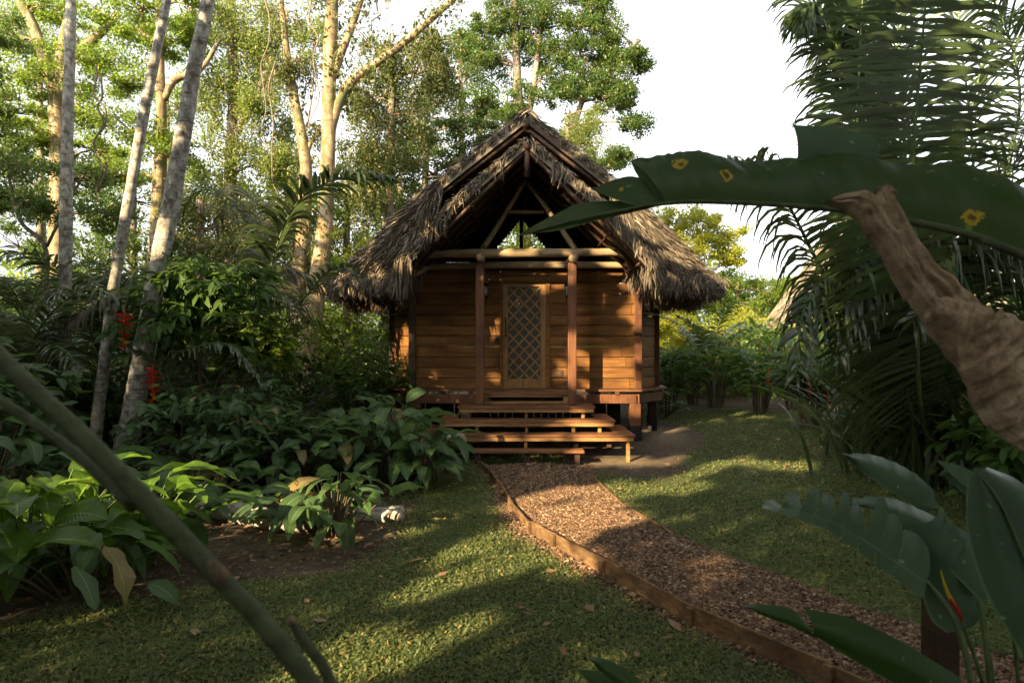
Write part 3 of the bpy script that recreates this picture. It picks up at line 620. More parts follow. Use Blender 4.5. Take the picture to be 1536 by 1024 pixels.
# path base
yy=np.linspace(2.4,10.92,50); m=MB(); nx=8; f=np.linspace(0,1,nx+1)
X_=xl_(yy)[:,None]*(1-f)+xr_(yy)[:,None]*f; Zp=.045-.03*np.abs(f-.5)[None]*2+0*X_+.012*np.sin(X_*5)*np.cos(yy[:,None]*4)
m.add(np.stack([X_,yy[:,None]+0*X_,Zp],-1).reshape(-1,3),[(a*(nx+1)+b,a*(nx+1)+b+1,(a+1)*(nx+1)+b+1,(a+1)*(nx+1)+b) for a in range(49) for b in range(nx)])
p=m.build('path',M['pathbase'],None,loc=(0,0,0)); p['kind']='structure'
# chips
def chips(mb,x,y,z,size,rs):
    n=len(x); C=np.stack([x,y,z],1); d=rdir(rs,n); d[:,2]*=.45; d=nrm(d); nn=rs.normal(0,.45,(n,3)); nn[:,2]+=1; s=nrm(np.cross(d,nn)); u=np.cross(s,d)
    L=(size*rs.uniform(.5,1.5,n))[:,None]; W=L*rs.uniform(.45,.9,(n,1)); H=L*rs.uniform(.1,.25,(n,1))
    V=np.stack([C-d*L*.5-s*W*.35,C+d*L*.4-s*W*.5,C+d*L*.5+s*W*.4,C-d*L*.4+s*W*.5, C-d*L*.3-s*W*.25+u*H,C+d*L*.25-s*W*.3+u*H,C+d*L*.3+s*W*.25+u*H,C-d*L*.25+s*W*.3+u*H],1).reshape(-1,3)
    k=np.arange(n)[:,None]*8; q=np.concatenate([k+[4,5,6,7],k+[0,1,5,4],k+[1,2,6,5],k+[2,3,7,6],k+[3,0,4,7]],0); mb.add(V,q)
rs=R(5); n=64000; m=MB(); y=2.6+(10.9-2.6)*rs.rand(n)**1.25; f=rs.rand(n); x=xl_(y)*(1-f)+xr_(y)*f
z=.05-.03*np.abs(f-.5)*2+.012*np.sin(x*5)*np.cos(y*4)+rs.uniform(0,.012,n); chips(m,x,y,z,.029,rs)
n=3000; y=4+rs.rand(n)*6.5; x=xl_(y)-.04-np.abs(rs.normal(0,.14,n)); chips(m,x,y,gz(x,y)+.008,.03,rs)
n=700; y=4+rs.rand(n)*7; x=xr_(y)+np.abs(rs.normal(0,.09,n)); chips(m,x,y,gz(x,y)+.012,.03,rs)
tag(m.build('bark_chip_gravel',M['chip'],None,smooth=False,loc=(0,0,0)),'brown bark chips filling the garden path','bark chips',None,'stuff')
# edging boards
ed=thing('path_edging','low tan plank edging with stakes along the left side of the path','path edging',(.5,7,0))
E=[(2.3,3.0),(1.80,3.84),(1.24,4.68),(.78,5.72),(.42,6.50),(.20,7.0),(.02,7.9),(-.09,8.7),(-.30,10.0),(-.50,10.95)]
for (a,b) in zip(E[:-1],E[1:]):
    zt=.125 if a[1]<7 else .085; a=np.array(a);b=np.array(b); d=(b-a)/np.linalg.norm(b-a); P=[np.array([*(a+(b-a)*t),gz(*(a+(b-a)*t))*.3]) for t in (0,1)]
    sag=rs.uniform(-.012,.012); m=MB(); m0=(P[0]+P[1])/2+[0,0,sag]; m1=m0+[d[1]*.008,-d[0]*.008,0]
    beam(m,P[0]+[0,0,zt/2-.04+rs.uniform(-.01,.01)],P[1]+[0,0,zt/2-.04+rs.uniform(-.01,.01)],.026,zt+.08); m.build('board',M['board'],ed,smooth=False,bevel=.004)
    q=P[1]-np.array([d[1],-d[0],0])*.035; m=MB(); beam(m,q+[0,0,-.15],q+[0,0,zt-.0],.035,.055,up=(d[0],d[1],0)); m.build('stake',M['board'],ed,smooth=False,bevel=.004)
ed2=thing('path_edging','half buried plank edging along the right side of the path near the steps','path edging',(1.2,9.6,0))
for a,b in (((1.16,10.9),(1.19,9.6)),((1.19,9.55),(1.32,8.1)),((1.33,8.05),(1.62,6.8))):
    m=MB(); beam(m,(*a,.01),(*b,.0),.024,.09); m.build('board',M['board'],ed2,smooth=False,bevel=.004)
# lawn leaves
def lawn_pts(n,y0,y1,p,rs):
    y=y0+(y1-y0)*rs.rand(n)**p; x=rs.uniform(-1,1,n)*(.82*y+.6); x=np.where(x<-5.2,x+5,x)
    k=(rs.rand(n)<turf(x,y)*1.25-.12)&~on_path(x,y,-.02)&~((y>12.8)&(np.abs(x-.25)<2.9)); return x[k],y[k]
rs=R(9); m=MB()
x,y=lawn_pts(260000,3.1,9,1.35,rs); P=np.stack([x,y,gz(x,y)+rs.uniform(.004,.035,len(x))],1); cards(m,P,np.full(len(x),.036)+.012*(x>2)*(y>4.5),rs,upb=.9,asp=.42,flat=.35)
x,y=lawn_pts(150000,9,18.5,1.25,rs); P=np.stack([x,y,gz(x,y)+rs.uniform(.0,.035,len(x))],1); cards(m,P,np.full(len(x),.048),rs,upb=.8,asp=.42,flat=.3)
tag(m.build('lawn_grass',M['lawn'],None,smooth=False,loc=(0,0,0)),'short leafy green lawn on both sides of the path','lawn',None,'stuff')
# sparse weeds + litter on soil
m=MB(); n=1500; y=4+rs.rand(n)*14; x=rs.uniform(-1,1,n)*(.75*y); k=~on_path(x,y,.02)&~((y>11)&(np.abs(x-.25)<2))&(rs.rand(n)<np.where(turf(x,y)<.5,.9,.2)); x,y=x[k],y[k]
cards(m,np.stack([x,y,gz(x,y)+.045],1),rs.uniform(.05,.14,len(x)),rs,upb=1.6,asp=.5,flat=.8)
n=9000; x=rs.uniform(-6,-.4,n); y=rs.uniform(4.3,11,n); k=turf(x,y)<.45; x,y=x[k],y[k]; cards(m,np.stack([x,y,gz(x,y)+.012],1),rs.uniform(.02,.06,len(x)),rs,upb=1.2,asp=.5,flat=.7)
tag(m.build('leaf_litter',M['litter'],None,smooth=False,loc=(0,0,0)),'dry brown fallen leaves scattered over soil and lawn','fallen leaves',None,'stuff')
# ---------------------------------------------------------------- vegetation generators
def W3(p): return at(p[0],p[1],p[2])
def tree(label,trunks,blobs,mat,lsize=.13,subs=14,per=110,subr=.3,flat=.4,hang=0,bark='brown',group=None,seed=1,name='tree',asp=.5,vines=0,foot=None,limbr=.05,cat='tree'):
    rs=R(seed); b=W3(trunks[0][-1][:3]); gx_,gy_=b[0],b[1]
    if foot: gx_,gy_=foot
    t=thing(name,label,cat,(gx_,gy_,gz(gx_,gy_)),group); m=MB(); nodes=[]
    for k,tp in enumerate(trunks):
        P=[W3(p[:3]) for p in tp]; r=[p[3]/F*p[2] for p in tp]
        if k==0 and P[-1][2]>.1: P.append(np.array([gx_,gy_,float(gz(gx_,gy_))-.2])); r.append(r[-1]*1.15)
        n=max(12,len(P)*6); tube(m,P,r,10 if r[-1]>.08 else 6,n=n,bump=.05,rs=rs); nodes.append(spline(P,n))
    N=np.concatenate(nodes); cm=MB()
    tr=m.build('trunk',M[bark],t)
    for bl in blobs:
        bm=MB(); px,py,rx,ry=bl[:4]; Y=bl[4] if len(bl)>4 else trunks[0][-1][2]; c=at(px,py,Y); ax=rx/F*Y; az=ry/F*Y; ay=min(ax,3.0)*.8+.4
        src=N[np.argmin(np.linalg.norm((N-c)*[1,1,1.0]+[0,0,(N[:,2:]>c[2])[0,0]*0],axis=1)+np.where(N[:,2]>c[2],1.5,0))]
        mid=(src+c)/2+rs.normal(0,.12,3)*np.linalg.norm(c-src)*.5+[0,0,.1]; tube(bm,[src,mid,c],[limbr,limbr*.7,limbr*.4],5,n=7,cap=False)
        ns=max(4,int(subs*1.35*rs.uniform(.8,1.2))); 
        for i in range(ns):
            d=rdir(rs,1)[0]*rs.rand()**.4; p=c+d*[ax,ay,az]
            q=c+(p-c)*.5+rs.normal(0,.1,3)*ax; tube(bm,[c,q,p],[limbr*.45,limbr*.3,limbr*.12],4,n=5,cap=False)
            sr=1.35*subr*rs.uniform(.6,1.4)*max(ax,.6)**.5; k=int(per*DENS*rs.uniform(.6,1.3)); dd=rdir(rs,k)*(rs.rand(k,1)**.45)
            C=p+dd*[sr,sr,sr*(1-flat*.75)]; 
            if hang: C[:,2]-=np.abs(rs.normal(0,hang,k))*sr*2
            cards(cm,C,np.full(k,lsize*.88),rs,upb=.7,asp=asp,hang=.5 if hang else 0)
            if vines and rs.rand()<vines:
                L=rs.uniform(.5,1.6)*max(az,.6); kk=int(L*30); tt=rs.rand(kk); V=p+np.stack([rs.normal(0,.07,kk),rs.normal(0,.07,kk),-tt*L],1); cards(cm,V,np.full(kk,lsize*.8),rs,hang=.9,asp=.4)
                tube(bm,[p,p+[.05,0,-L*.5],p+[0,.05,-L]],[.008,.006],4,n=5,cap=False)
        bm.build('branch',M['twig'] if bark!='gold' else M['gold'],t)
    if bark=='gold' and vines:
        vm=MB(); k=2600; P=N[rs.randint(0,len(N),k)]+rs.normal(0,.05,(k,3))*[1,1,3]; k2=np.sin(P[:,2]*1.3+seed)+.5*np.sin(P[:,2]*3.1)>.1; P=P[k2]; a=rs.uniform(0,6.28,len(P)); P=P+np.stack([np.cos(a),np.sin(a),0*a],1)*.2; cards(vm,P,np.full(len(P),.13),rs,hang=.5); vm.build('climbing_vine',M['lf_vine'],t,smooth=False)
    if cm.V: cm.build('crown',M[mat] if isinstance(mat,str) else mat,t,smooth=False)
    return t
def broad_clump(label,px,py,n,h,spread,L,W,mat='broad',seed=1,group=None,name='broadleaf_plant',cat='plant',az0=None,e=(.2,1.1),bend=(.7,1.5),Y=None,flowers=0,lean=(0,0)):
    rs=R(seed); Y=Y or CH*F/(py-HY); x=(px-CX)/F*Y; z=float(gz(x,Y)); t=thing(name,label,cat,(x,Y,z),group); lm,sm=MB(),MB()
    for i in range(n):
        a=rs.uniform(0,2*np.pi) if az0 is None else az0+rs.normal(0,.8); rr=spread*rs.rand()**.6; hh=h*rs.uniform(.35,1.05)*(1-.35*(rr/spread)**2)
        b=np.array([x+math.cos(a)*rr*.35,Y+math.sin(a)*rr*.35,z]); tip=np.array([x+math.cos(a)*rr+lean[0],Y+math.sin(a)*rr+lean[1],z+hh]); mid=(b+tip)/2+[0,0,hh*.14]
        tube(sm,[b,mid,tip],[.009,.007,.005],5,n=6,cap=False)
        s=rs.uniform(.65,1.2); leaf(lm,tip,a+rs.normal(0,.5),rs.uniform(*e),L*s,W*s,bend=rs.uniform(*bend),fold=rs.uniform(.05,.35),wave=rs.uniform(.01,.04),roll=rs.normal(0,.35),rs=rs,nl=8,nw=4)
    lm.build('foliage',M[mat],t); sm.build('stems',M['stemb' if mat!='broad_y' else 'stemg'],t)
    for k in range(flowers): hanging_flower(t,(x+rs.uniform(-.3,.3),Y-.3,z+h*rs.uniform(.7,.95)),.3,rs)
    return t
def hanging_flower(parent,top,L,rs,name='flower'):
    m=MB(); top=np.array(top,float); k=int(L/.036)
    tube(m,[top+[0,0,.12],top,top-[0,0,L]],[.016,.012],6,n=8,m=0)
    for i in range(k):
        z=top[2]-i*L/k; s=1 if i%2 else -1; b=np.array([top[0],top[1],z]); l=.15*(1-.45*i/k)
        leaf(m,b,(0 if s>0 else math.pi)+rs.normal(0,.35),.5,l,.085,bend=.2,fold=.9,wave=0,nl=4,nw=2,m=0 if rs.rand()<.85 else 1)
    return m.build(name,[M['red'],M['yelb']],parent)
def palm(label,px,py,fr,Y=None,mat='palm',seed=1,group=None,trunk=None,name='palm',L=.7,W=.035,n=46,droop=.6,cat='palm',r=.018,ang=58,jit=.12):
    """fr: list of frond point lists in (px,py,Y)."""
    rs=R(seed); Y=Y or CH*F/(py-HY); x=(px-CX)/F*Y; z=float(gz(x,Y)); t=thing(name,label,cat,(x,Y,z),group)
    base=np.array([x,Y,z+.05])
    if trunk:
        P=[W3(p) for p in trunk[0]]; m=MB(); tube(m,[base-[0,0,.2]]+P,trunk[1],10,n=14,bump=.06,rs=rs); m.build('trunk',M['brown'],t); base=P[-1]
    for f in fr:
        kw={}
        if isinstance(f,dict): kw=dict(f); f=kw.pop('p')
        own=kw.pop('own',False)
        P=[W3(p) for p in f]
        if not own: P=[base]+P
        mm=kw.pop('mat',mat); lm=MB(); frond(lm,P,n=kw.get('n',n),L=kw.get('L',L)*rs.uniform(.9,1.1),W=kw.get('W',W),droop=kw.get('droop',droop),rs=rs,N=kw.get('N',(0,0,1)),r=kw.get('r',r),start=kw.get('start',.12 if not own else .03),ang=kw.get('ang',ang),jit=kw.get('jit',jit),lift=kw.get('lift',.15),tipang=kw.get('tipang',25))
        lm.build('frond',[M[mm],M['stemg']],t)
    return t
def palm_auto(label,px,py,h,n,flen,Y=None,mat='palm',seed=1,group=None,L=.6,W=.048,nl=36,droop=.7,arch=1.0,azr=(0,6.283),trunkh=0,name='palm',cat='palm',elev=(.7,1.35),jit=.12):
    rs=R(seed); Y=Y or CH*F/(py-HY); x=(px-CX)/F*Y; z=float(gz(x,Y)); t=thing(name,label,cat,(x,Y,z),group); base=np.array([x,Y,z])
    if trunkh:
        m=MB(); tube(m,[base-[0,0,.2],base+[.05,0,trunkh*.5],base+[0,0,trunkh]],[.11,.09,.08],9,n=12,bump=.07,rs=rs); m.build('trunk',M['brown'],t); base=base+[0,0,trunkh]
    for i in range(n):
        a=azr[0]+(azr[1]-azr[0])*(i+rs.uniform(-.3,.3))/n; e=rs.uniform(*elev); fl=flen*rs.uniform(.8,1.15); P=[base]; d=np.array([math.cos(a)*math.cos(e),math.sin(a)*math.cos(e),math.sin(e)]); p=base.copy(); k=6
        for j in range(k):
            p=p+d*fl/k; P.append(p.copy()); d=nrm(d+np.array([math.cos(a)*.12,math.sin(a)*.12,-.30*arch*(j+1)/3]))
        lm=MB(); frond(lm,P,n=nl,L=L,W=W,droop=droop,rs=rs,start=.15,r=.016,jit=jit); lm.build('frond',[M[mat],M['stemg']],t)
    return t
def bush(label,px,py,rx,rz,n,mat='bush',Y=None,seed=1,L=.2,W=.08,group=None,name='shrub',cat='shrub',hang=.2,ry=None,cz=None,nl=4,nw=2,stems=14,rosette=5,fl=0):
    rs=R(seed); Y=Y or CH*F/(py-HY); x=(px-CX)/F*Y; z=float(gz(x,Y)); t=thing(name,label,cat,(x,Y,z),group); ry=ry or rx*.8; cz=cz if cz is not None else rz
    lm,sm=MB(),MB(); tips=[]
    for i in range(stems):
        d=rdir(rs,1)[0]; d[2]=abs(d[2])*.8+.1; p=np.array([x,Y,z+cz*.55])+d*[rx*.75,ry*.75,rz*.85]; tube(sm,[(x+rs.normal(0,.15),Y+rs.normal(0,.15),z),(x+d[0]*rx*.3,Y+d[1]*ry*.3,z+cz*.5),p],[.022,.014,.006],5,n=7,cap=False); tips.append(p)
    for i in range(n):
        d=rdir(rs,1)[0]; d[2]=d[2] if d[2]>-.55 else -d[2]; rr=rs.rand()**.35*(1+.12*math.sin(d[0]*7+seed)+.1*math.sin(d[2]*9+d[1]*5)); p=np.array([x,Y,z+cz])+d*[rx,ry,rz]*rr
        if p[2]<z+.08: continue
        az=math.atan2(d[1],d[0])
        for k in range(rosette):
            s=rs.uniform(.6,1.2); leaf(lm,p+rs.normal(0,.02,3),az+rs.normal(0,1.0),rs.uniform(-.5,.7)-hang,L*s,W*s,bend=rs.uniform(.3,1.0),fold=.2,wave=.02,roll=rs.normal(0,.4),rs=rs,nl=nl,nw=nw)
    lm.build('foliage',M[mat],t); sm.build('stems',M['stemb'],t)
    for k in range(fl): hanging_flower(t,(x+rs.uniform(-.7,.7)*rx,Y-ry*.8,z+cz*rs.uniform(.5,1.2)),.28,rs)
    return t
# ---------------------------------------------------------------- three pale trunks on the left
GR='pale slender trees on the left'
def pale(label,tr,seed,blobs): return tree(label,[tr],blobs,'lf_mid',lsize=.16,subs=8,per=60,bark='birch',group=None,seed=seed,subr=.4)
pale('straight upright pale grey trunk, leftmost of the three slender trees',[(110,-420,10.5,3.5),(107,-100,10.5,6.2),(105,60,10.5,7.5),(101,200,10.5,7.9),(99,330,10.5,8.8),(97,520,10.5,9.2),(100,640,10.5,10.6)],1,[(110,-460,120,60,10.5)])
pale('thin leaning pale trunk with a slight bend, middle of the three slender trees',[(300,-300,9.6,3.5),(254,-20,9.6,6.2),(232,90,9.6,7.0),(214,180,9.6,7.5),(195,290,9.6,7.5),(172,420,9.6,7.9),(158,530,9.6,7.9),(142,670,9.6,9.2)],2,[(310,-340,110,60,9.6)])
pale('thickest leaning pale trunk with dark ring scars, right of the other two slender trees',[(370,-350,9.2,5.3),(312,0,9.2,9.7),(290,110,9.2,10.6),(270,230,9.2,12.3),(248,350,9.2,13.2),(228,450,9.2,13.6),(208,570,9.2,14.5),(186,700,9.2,18.5)],3,[(380,-400,130,70,9.2)])
# ---------------------------------------------------------------- big background trees, left
tree('grey forked tree with spreading pale limbs and bright feathery leaves behind the leftmost pale trunk',
 [[(-20,-80,21,4),(40,20,21,7),(72,100,21,9),(86,160,21,12),(88,300,21,13),(86,480,21,15)],[(118,-60,21,5),(104,30,21,8),(92,90,21,9),(86,160,21,9)],[(180,20,21,4),(140,60,21,7),(105,95,21,7),(88,150,21,7)]],
 [(30,60,60,32),(70,120,70,26),(20,170,50,30),(150,95,60,22),(120,160,70,24),(60,10,60,26),(165,30,60,26),(20,240,50,34),(140,225,50,20),(60,205,60,24)],'lf_bright',lsize=.13,subs=11,per=100,flat=.75,seed=4,bark='gold')
tree('slim cream trunk with candelabra arms between the two leaning pale trunks',
 [[(236,-40,19,4),(240,90,19,6),(242,200,19,8),(238,300,19,10),(230,480,19,12)],[(330,60,19,2.5),(300,105,19,4),(262,120,19,6),(246,150,19,5)],[(205,40,19,2.5),(230,70,19,4),(241,130,19,4)]],
 [(230,60,50,24),(190,130,50,20),(270,60,40,24),(200,200,60,22),(270,230,50,24),(170,265,50,20),(215,15,60,22),(290,10,40,24)],'lf_bright',lsize=.12,subs=10,per=90,flat=.7,seed=5,bark='gold')
tree('tall tree draped in yellowish hanging vines right of the thickest leaning trunk',
 [[(345,-60,20,5),(350,120,20,7),(345,300,20,9),(350,480,20,11)],[(430,30,20,3),(395,120,20,5),(355,200,20,5)]],
 [(340,30,55,36),(390,80,50,50),(330,130,45,40),(400,20,50,40),(350,210,45,40),(395,170,40,36),(335,290,60,34),(420,240,34,26),(370,340,50,30)],'lf_gold',lsize=.11,subs=15,per=110,flat=.2,hang=.5,vines=.6,seed=6,bark='brown')
tree('shorter bush-like tree with golden foliage low behind the vine tree',
 [[(300,300,18,5),(300,500,18,8)]],[(290,310,50,30),(330,370,60,34),(270,370,40,40),(400,330,50,30),(390,400,50,36),(460,400,40,40)],'lf_vine',lsize=.11,subs=13,per=110,flat=.2,hang=.3,seed=7)
tree('massive golden barked trunk with one long bare limb rising right towards the sky',
 [[(497,-120,17,8),(498,0,17,9.5),(494,120,17,10.5),(492,240,17,11),(487,340,17,12),(480,400,17,14),(468,480,17,17),(465,560,17,20)],[(735,-45,17,3),(676,3,17,4.5),(640,35,17,5),(596,72,17,6),(560,98,17,6),(528,122,17,7),(510,150,17,7),(494,200,17,8)],[(560,-60,17,3),(535,20,17,5),(512,80,17,6),(498,120,17,6)]],
 [(560,-30,40,24),(470,-20,50,20),(700,-30,40,18)],'lf_gold',lsize=.11,subs=7,per=60,flat=.3,seed=8,bark='gold',vines=.5)
tree('crooked vine wrapped golden trunk just left of the massive golden trunk',
 [[(418,-40,17.5,3),(428,60,17.5,5),(440,140,17.5,7),(458,240,17.5,9),(456,330,17.5,11),(448,440,17.5,12),(442,560,17.5,14)],[(520,150,17.5,2),(490,190,17.5,3),(466,215,17.5,4),(458,250,17.5,4)]],
 [(430,20,28,22),(415,100,22,20),(455,320,22,22),(450,90,18,18),(470,190,16,16)],'lf_vine',lsize=.10,subs=6,per=50,flat=.1,hang=.4,vines=.9,seed=9,bark='gold')
# hanging lianas
for i,(px,py0,py1,Y) in enumerate([(148,90,290,12),(152,120,300,12.2),(402,-40,230,16),(470,-30,210,16),(415,100,330,16.5),(540,-20,90,16),(560,0,60,16)]):
    rsv=R(60+i); P=[at(px+rsv.normal(0,5),py0+(py1-py0)*t,Y)+rsv.normal(0,.05,3) for t in np.linspace(0,1,9)]; m=MB(); tube(m,P,[.018,.015,.01],6,n=40)
    if True:
        k=26; t_=rsv.rand(k); pp=spline(P,60)[(t_*59).astype(int)]; cards(m,pp+rsv.normal(0,.08,(k,3)),np.full(k,.09),rsv,hang=.6,m=1)
    o=m.build('liana',[M['twig'],M['lf_vine']]); tag(o,['thin liana hanging straight down beside the leftmost pale trunk','curly liana hanging near the leftmost pale trunk','long liana hanging through the gap left of the massive golden trunk','liana hanging close against the left edge of the massive golden trunk','looped liana hanging beside the crooked golden trunk','liana dangling under the upper fork of the massive golden trunk','short liana dangling right of the massive golden trunk'][i],'liana','lianas hanging among the trees')
tree('bushy tree hung with brownish creepers under the long bare limb',
 [[(590,90,21,4),(585,220,21,7),(580,420,21,9)]],[(570,85,40,30),(620,110,50,36),(560,150,44,34),(610,170,50,36),(545,220,40,40),(590,240,44,34),(660,120,36,30),(540,290,44,34),(650,60,36,20)],'lf_vine',lsize=.12,subs=15,per=110,flat=.25,hang=.45,vines=.4,seed=10)
tree('feathery dark green layered tree directly behind the left slope of the hut roof',
 [[(640,200,24,4),(636,330,24,6),(630,430,24,8)],[(700,260,24,3),(660,290,24,4),(636,330,24,4)]],[(650,210,60,20),(700,190,46,18),(600,245,60,22),(650,262,56,20),(700,240,40,20),(590,310,60,22),(560,270,40,24),(720,160,40,24),(740,215,30,24),(610,360,50,24)],'lf_mid',lsize=.13,subs=11,per=90,flat=.8,seed=11)
tree('tall multi stemmed tree with airy dark crown rising behind the hut ridge',
 [[(775,-120,26,3),(772,0,26,5),(775,100,26,6),(780,220,26,8),(785,420,26,10)],[(830,-90,26,3),(812,40,26,4),(800,130,26,5),(782,230,26,5)],[(960,60,26,2.5),(900,120,26,3.5),(875,150,26,4),(850,220,26,5),(800,330,26,6)]],
 [(760,20,36,40),(800,60,40,44),(745,90,40,34),(850,30,44,36),(870,85,40,34),(810,120,40,34),(905,60,38,28),(935,105,34,26),(900,150,34,22),(850,140,36,28),(950,185,30,16),(930,150,26,16),(770,160,44,28),(870,200,40,24),(820,10,50,30),(880,-10,40,24),(730,40,30,26),(925,240,30,18),(960,90,18,14),(890,255,26,16),(870,40,40,30),(830,75,40,30),(905,20,34,26),(925,75,28,22),(860,120,36,26),(780,40,40,30),(720,90,36,26),(910,125,30,20)],'lf_mid',lsize=.13,subs=13,per=90,flat=.45,seed=12)
tree('pale vine covered slim tree behind the right slope of the hut roof',
 [[(850,175,23,2.5),(852,230,23,4),(855,420,23,6)]],[(850,190,28,22),(880,215,28,20),(845,235,24,24),(890,170,24,18)],'lf_gold',lsize=.10,subs=9,per=80,flat=.2,hang=.5,vines=.5,seed=13)
tree('dark leafy tree at the far left edge of the garden',
 [[(-40,100,17,6),(-30,300,17,9),(-25,500,17,11)]],[(-20,60,60,50),(-40,150,60,50),(-10,230,50,40),(20,300,40,30)],'lf_mid',lsize=.13,subs=13,per=90,flat=.4,seed=14)
tree('thin stemmed sapling leaning over the palms at the far left',
 [[(10,250,15,2),(30,330,15,3),(70,380,15,3.5),(60,520,15,4)],[(140,240,15,1.5),(110,290,15,2),(70,370,15,2.5)]],[(10,250,40,24),(110,270,44,24),(60,310,40,24),(160,320,44,26)],'lf_mid',lsize=.10,subs=8,per=70,flat=.5,seed=15)
# right-hand background
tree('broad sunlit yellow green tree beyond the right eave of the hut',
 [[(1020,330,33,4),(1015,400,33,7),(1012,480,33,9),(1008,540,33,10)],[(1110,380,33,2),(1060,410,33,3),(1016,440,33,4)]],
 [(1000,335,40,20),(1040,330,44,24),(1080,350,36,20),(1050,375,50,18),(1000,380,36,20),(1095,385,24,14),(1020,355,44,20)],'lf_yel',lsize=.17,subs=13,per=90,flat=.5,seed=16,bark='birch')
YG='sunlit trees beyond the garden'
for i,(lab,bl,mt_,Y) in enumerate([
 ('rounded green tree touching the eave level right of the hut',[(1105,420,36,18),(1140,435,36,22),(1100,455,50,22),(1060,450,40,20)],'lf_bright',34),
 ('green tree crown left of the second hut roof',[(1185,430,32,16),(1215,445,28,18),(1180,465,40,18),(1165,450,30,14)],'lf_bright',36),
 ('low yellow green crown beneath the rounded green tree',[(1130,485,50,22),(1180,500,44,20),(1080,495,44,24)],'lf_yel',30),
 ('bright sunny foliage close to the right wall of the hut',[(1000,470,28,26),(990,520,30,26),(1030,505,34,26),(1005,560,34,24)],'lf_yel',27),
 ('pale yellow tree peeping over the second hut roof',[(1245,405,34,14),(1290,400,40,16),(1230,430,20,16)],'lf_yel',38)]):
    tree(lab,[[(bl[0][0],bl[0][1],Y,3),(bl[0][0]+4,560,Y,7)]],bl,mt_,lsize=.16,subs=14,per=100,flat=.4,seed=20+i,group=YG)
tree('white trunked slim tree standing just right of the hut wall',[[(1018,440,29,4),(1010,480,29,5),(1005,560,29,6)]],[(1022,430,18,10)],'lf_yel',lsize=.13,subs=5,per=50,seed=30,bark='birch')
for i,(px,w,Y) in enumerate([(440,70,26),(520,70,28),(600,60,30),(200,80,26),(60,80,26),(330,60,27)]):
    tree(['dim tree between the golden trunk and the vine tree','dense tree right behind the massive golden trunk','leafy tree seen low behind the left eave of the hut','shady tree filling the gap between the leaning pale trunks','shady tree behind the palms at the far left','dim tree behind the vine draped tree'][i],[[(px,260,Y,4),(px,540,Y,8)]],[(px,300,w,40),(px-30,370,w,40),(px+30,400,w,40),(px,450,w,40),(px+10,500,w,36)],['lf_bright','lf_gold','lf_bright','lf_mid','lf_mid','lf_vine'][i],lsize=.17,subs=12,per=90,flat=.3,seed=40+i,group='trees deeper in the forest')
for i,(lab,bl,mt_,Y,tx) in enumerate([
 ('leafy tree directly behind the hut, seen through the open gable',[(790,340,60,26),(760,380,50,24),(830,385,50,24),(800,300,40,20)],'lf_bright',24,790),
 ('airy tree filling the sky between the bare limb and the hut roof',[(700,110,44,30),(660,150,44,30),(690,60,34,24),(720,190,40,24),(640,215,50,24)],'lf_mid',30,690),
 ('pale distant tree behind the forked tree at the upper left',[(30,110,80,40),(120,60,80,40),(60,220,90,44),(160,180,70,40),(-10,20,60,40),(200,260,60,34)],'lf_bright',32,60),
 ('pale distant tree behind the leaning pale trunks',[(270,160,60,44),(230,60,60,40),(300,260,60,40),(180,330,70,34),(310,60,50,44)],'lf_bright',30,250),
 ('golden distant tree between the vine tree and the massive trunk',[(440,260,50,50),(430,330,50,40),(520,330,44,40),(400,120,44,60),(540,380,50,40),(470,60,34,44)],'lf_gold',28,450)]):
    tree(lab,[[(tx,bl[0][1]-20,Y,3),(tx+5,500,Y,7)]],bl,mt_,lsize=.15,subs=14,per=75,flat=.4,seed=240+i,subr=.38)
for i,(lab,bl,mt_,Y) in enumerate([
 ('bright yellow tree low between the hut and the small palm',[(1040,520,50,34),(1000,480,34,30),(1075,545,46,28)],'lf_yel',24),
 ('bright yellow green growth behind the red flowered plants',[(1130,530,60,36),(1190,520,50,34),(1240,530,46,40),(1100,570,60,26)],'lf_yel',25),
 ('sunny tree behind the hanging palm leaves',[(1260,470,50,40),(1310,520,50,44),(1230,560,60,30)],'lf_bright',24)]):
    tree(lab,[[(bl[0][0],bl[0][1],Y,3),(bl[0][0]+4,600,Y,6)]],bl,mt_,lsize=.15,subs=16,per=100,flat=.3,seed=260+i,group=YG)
# forest masses (uncountable)
def mass(name,label,x0,x1,Y,h,n,size,mat,seed,depth=4,filt=None):
    rs=R(seed); m=MB(); x=rs.uniform(x0,x1,n); y=Y+rs.uniform(0,depth,n); top=h*(.75+.25*np.sin(x*.5+seed)+.12*np.sin(x*1.7)+.08*np.sin(x*4.1)); z=top*rs.rand(n)**.7+gz(x,y)
    PP=np.stack([x,y+.6*np.sin(x*2.2+z*1.7),z],1); PP=PP if filt is None else PP[filt(PP,rs)]
    cards(m,PP,rs.uniform(.6,1.3,len(PP))*size,rs,upb=.5,asp=.5); o=m.build(name,M[mat],None,smooth=False,loc=(0,0,0)); return tag(o,label,'undergrowth',None,'stuff')
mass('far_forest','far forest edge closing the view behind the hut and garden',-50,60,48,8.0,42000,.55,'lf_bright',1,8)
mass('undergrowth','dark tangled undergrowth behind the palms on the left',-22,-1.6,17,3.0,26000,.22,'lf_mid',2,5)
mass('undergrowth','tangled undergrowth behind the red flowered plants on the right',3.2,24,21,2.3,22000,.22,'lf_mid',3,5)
mass('undergrowth','leafy dark mid height growth filling the bed under the pale trunks',-11,-3.6,10.2,1.5,9000,.17,'lf_deep',4,4)
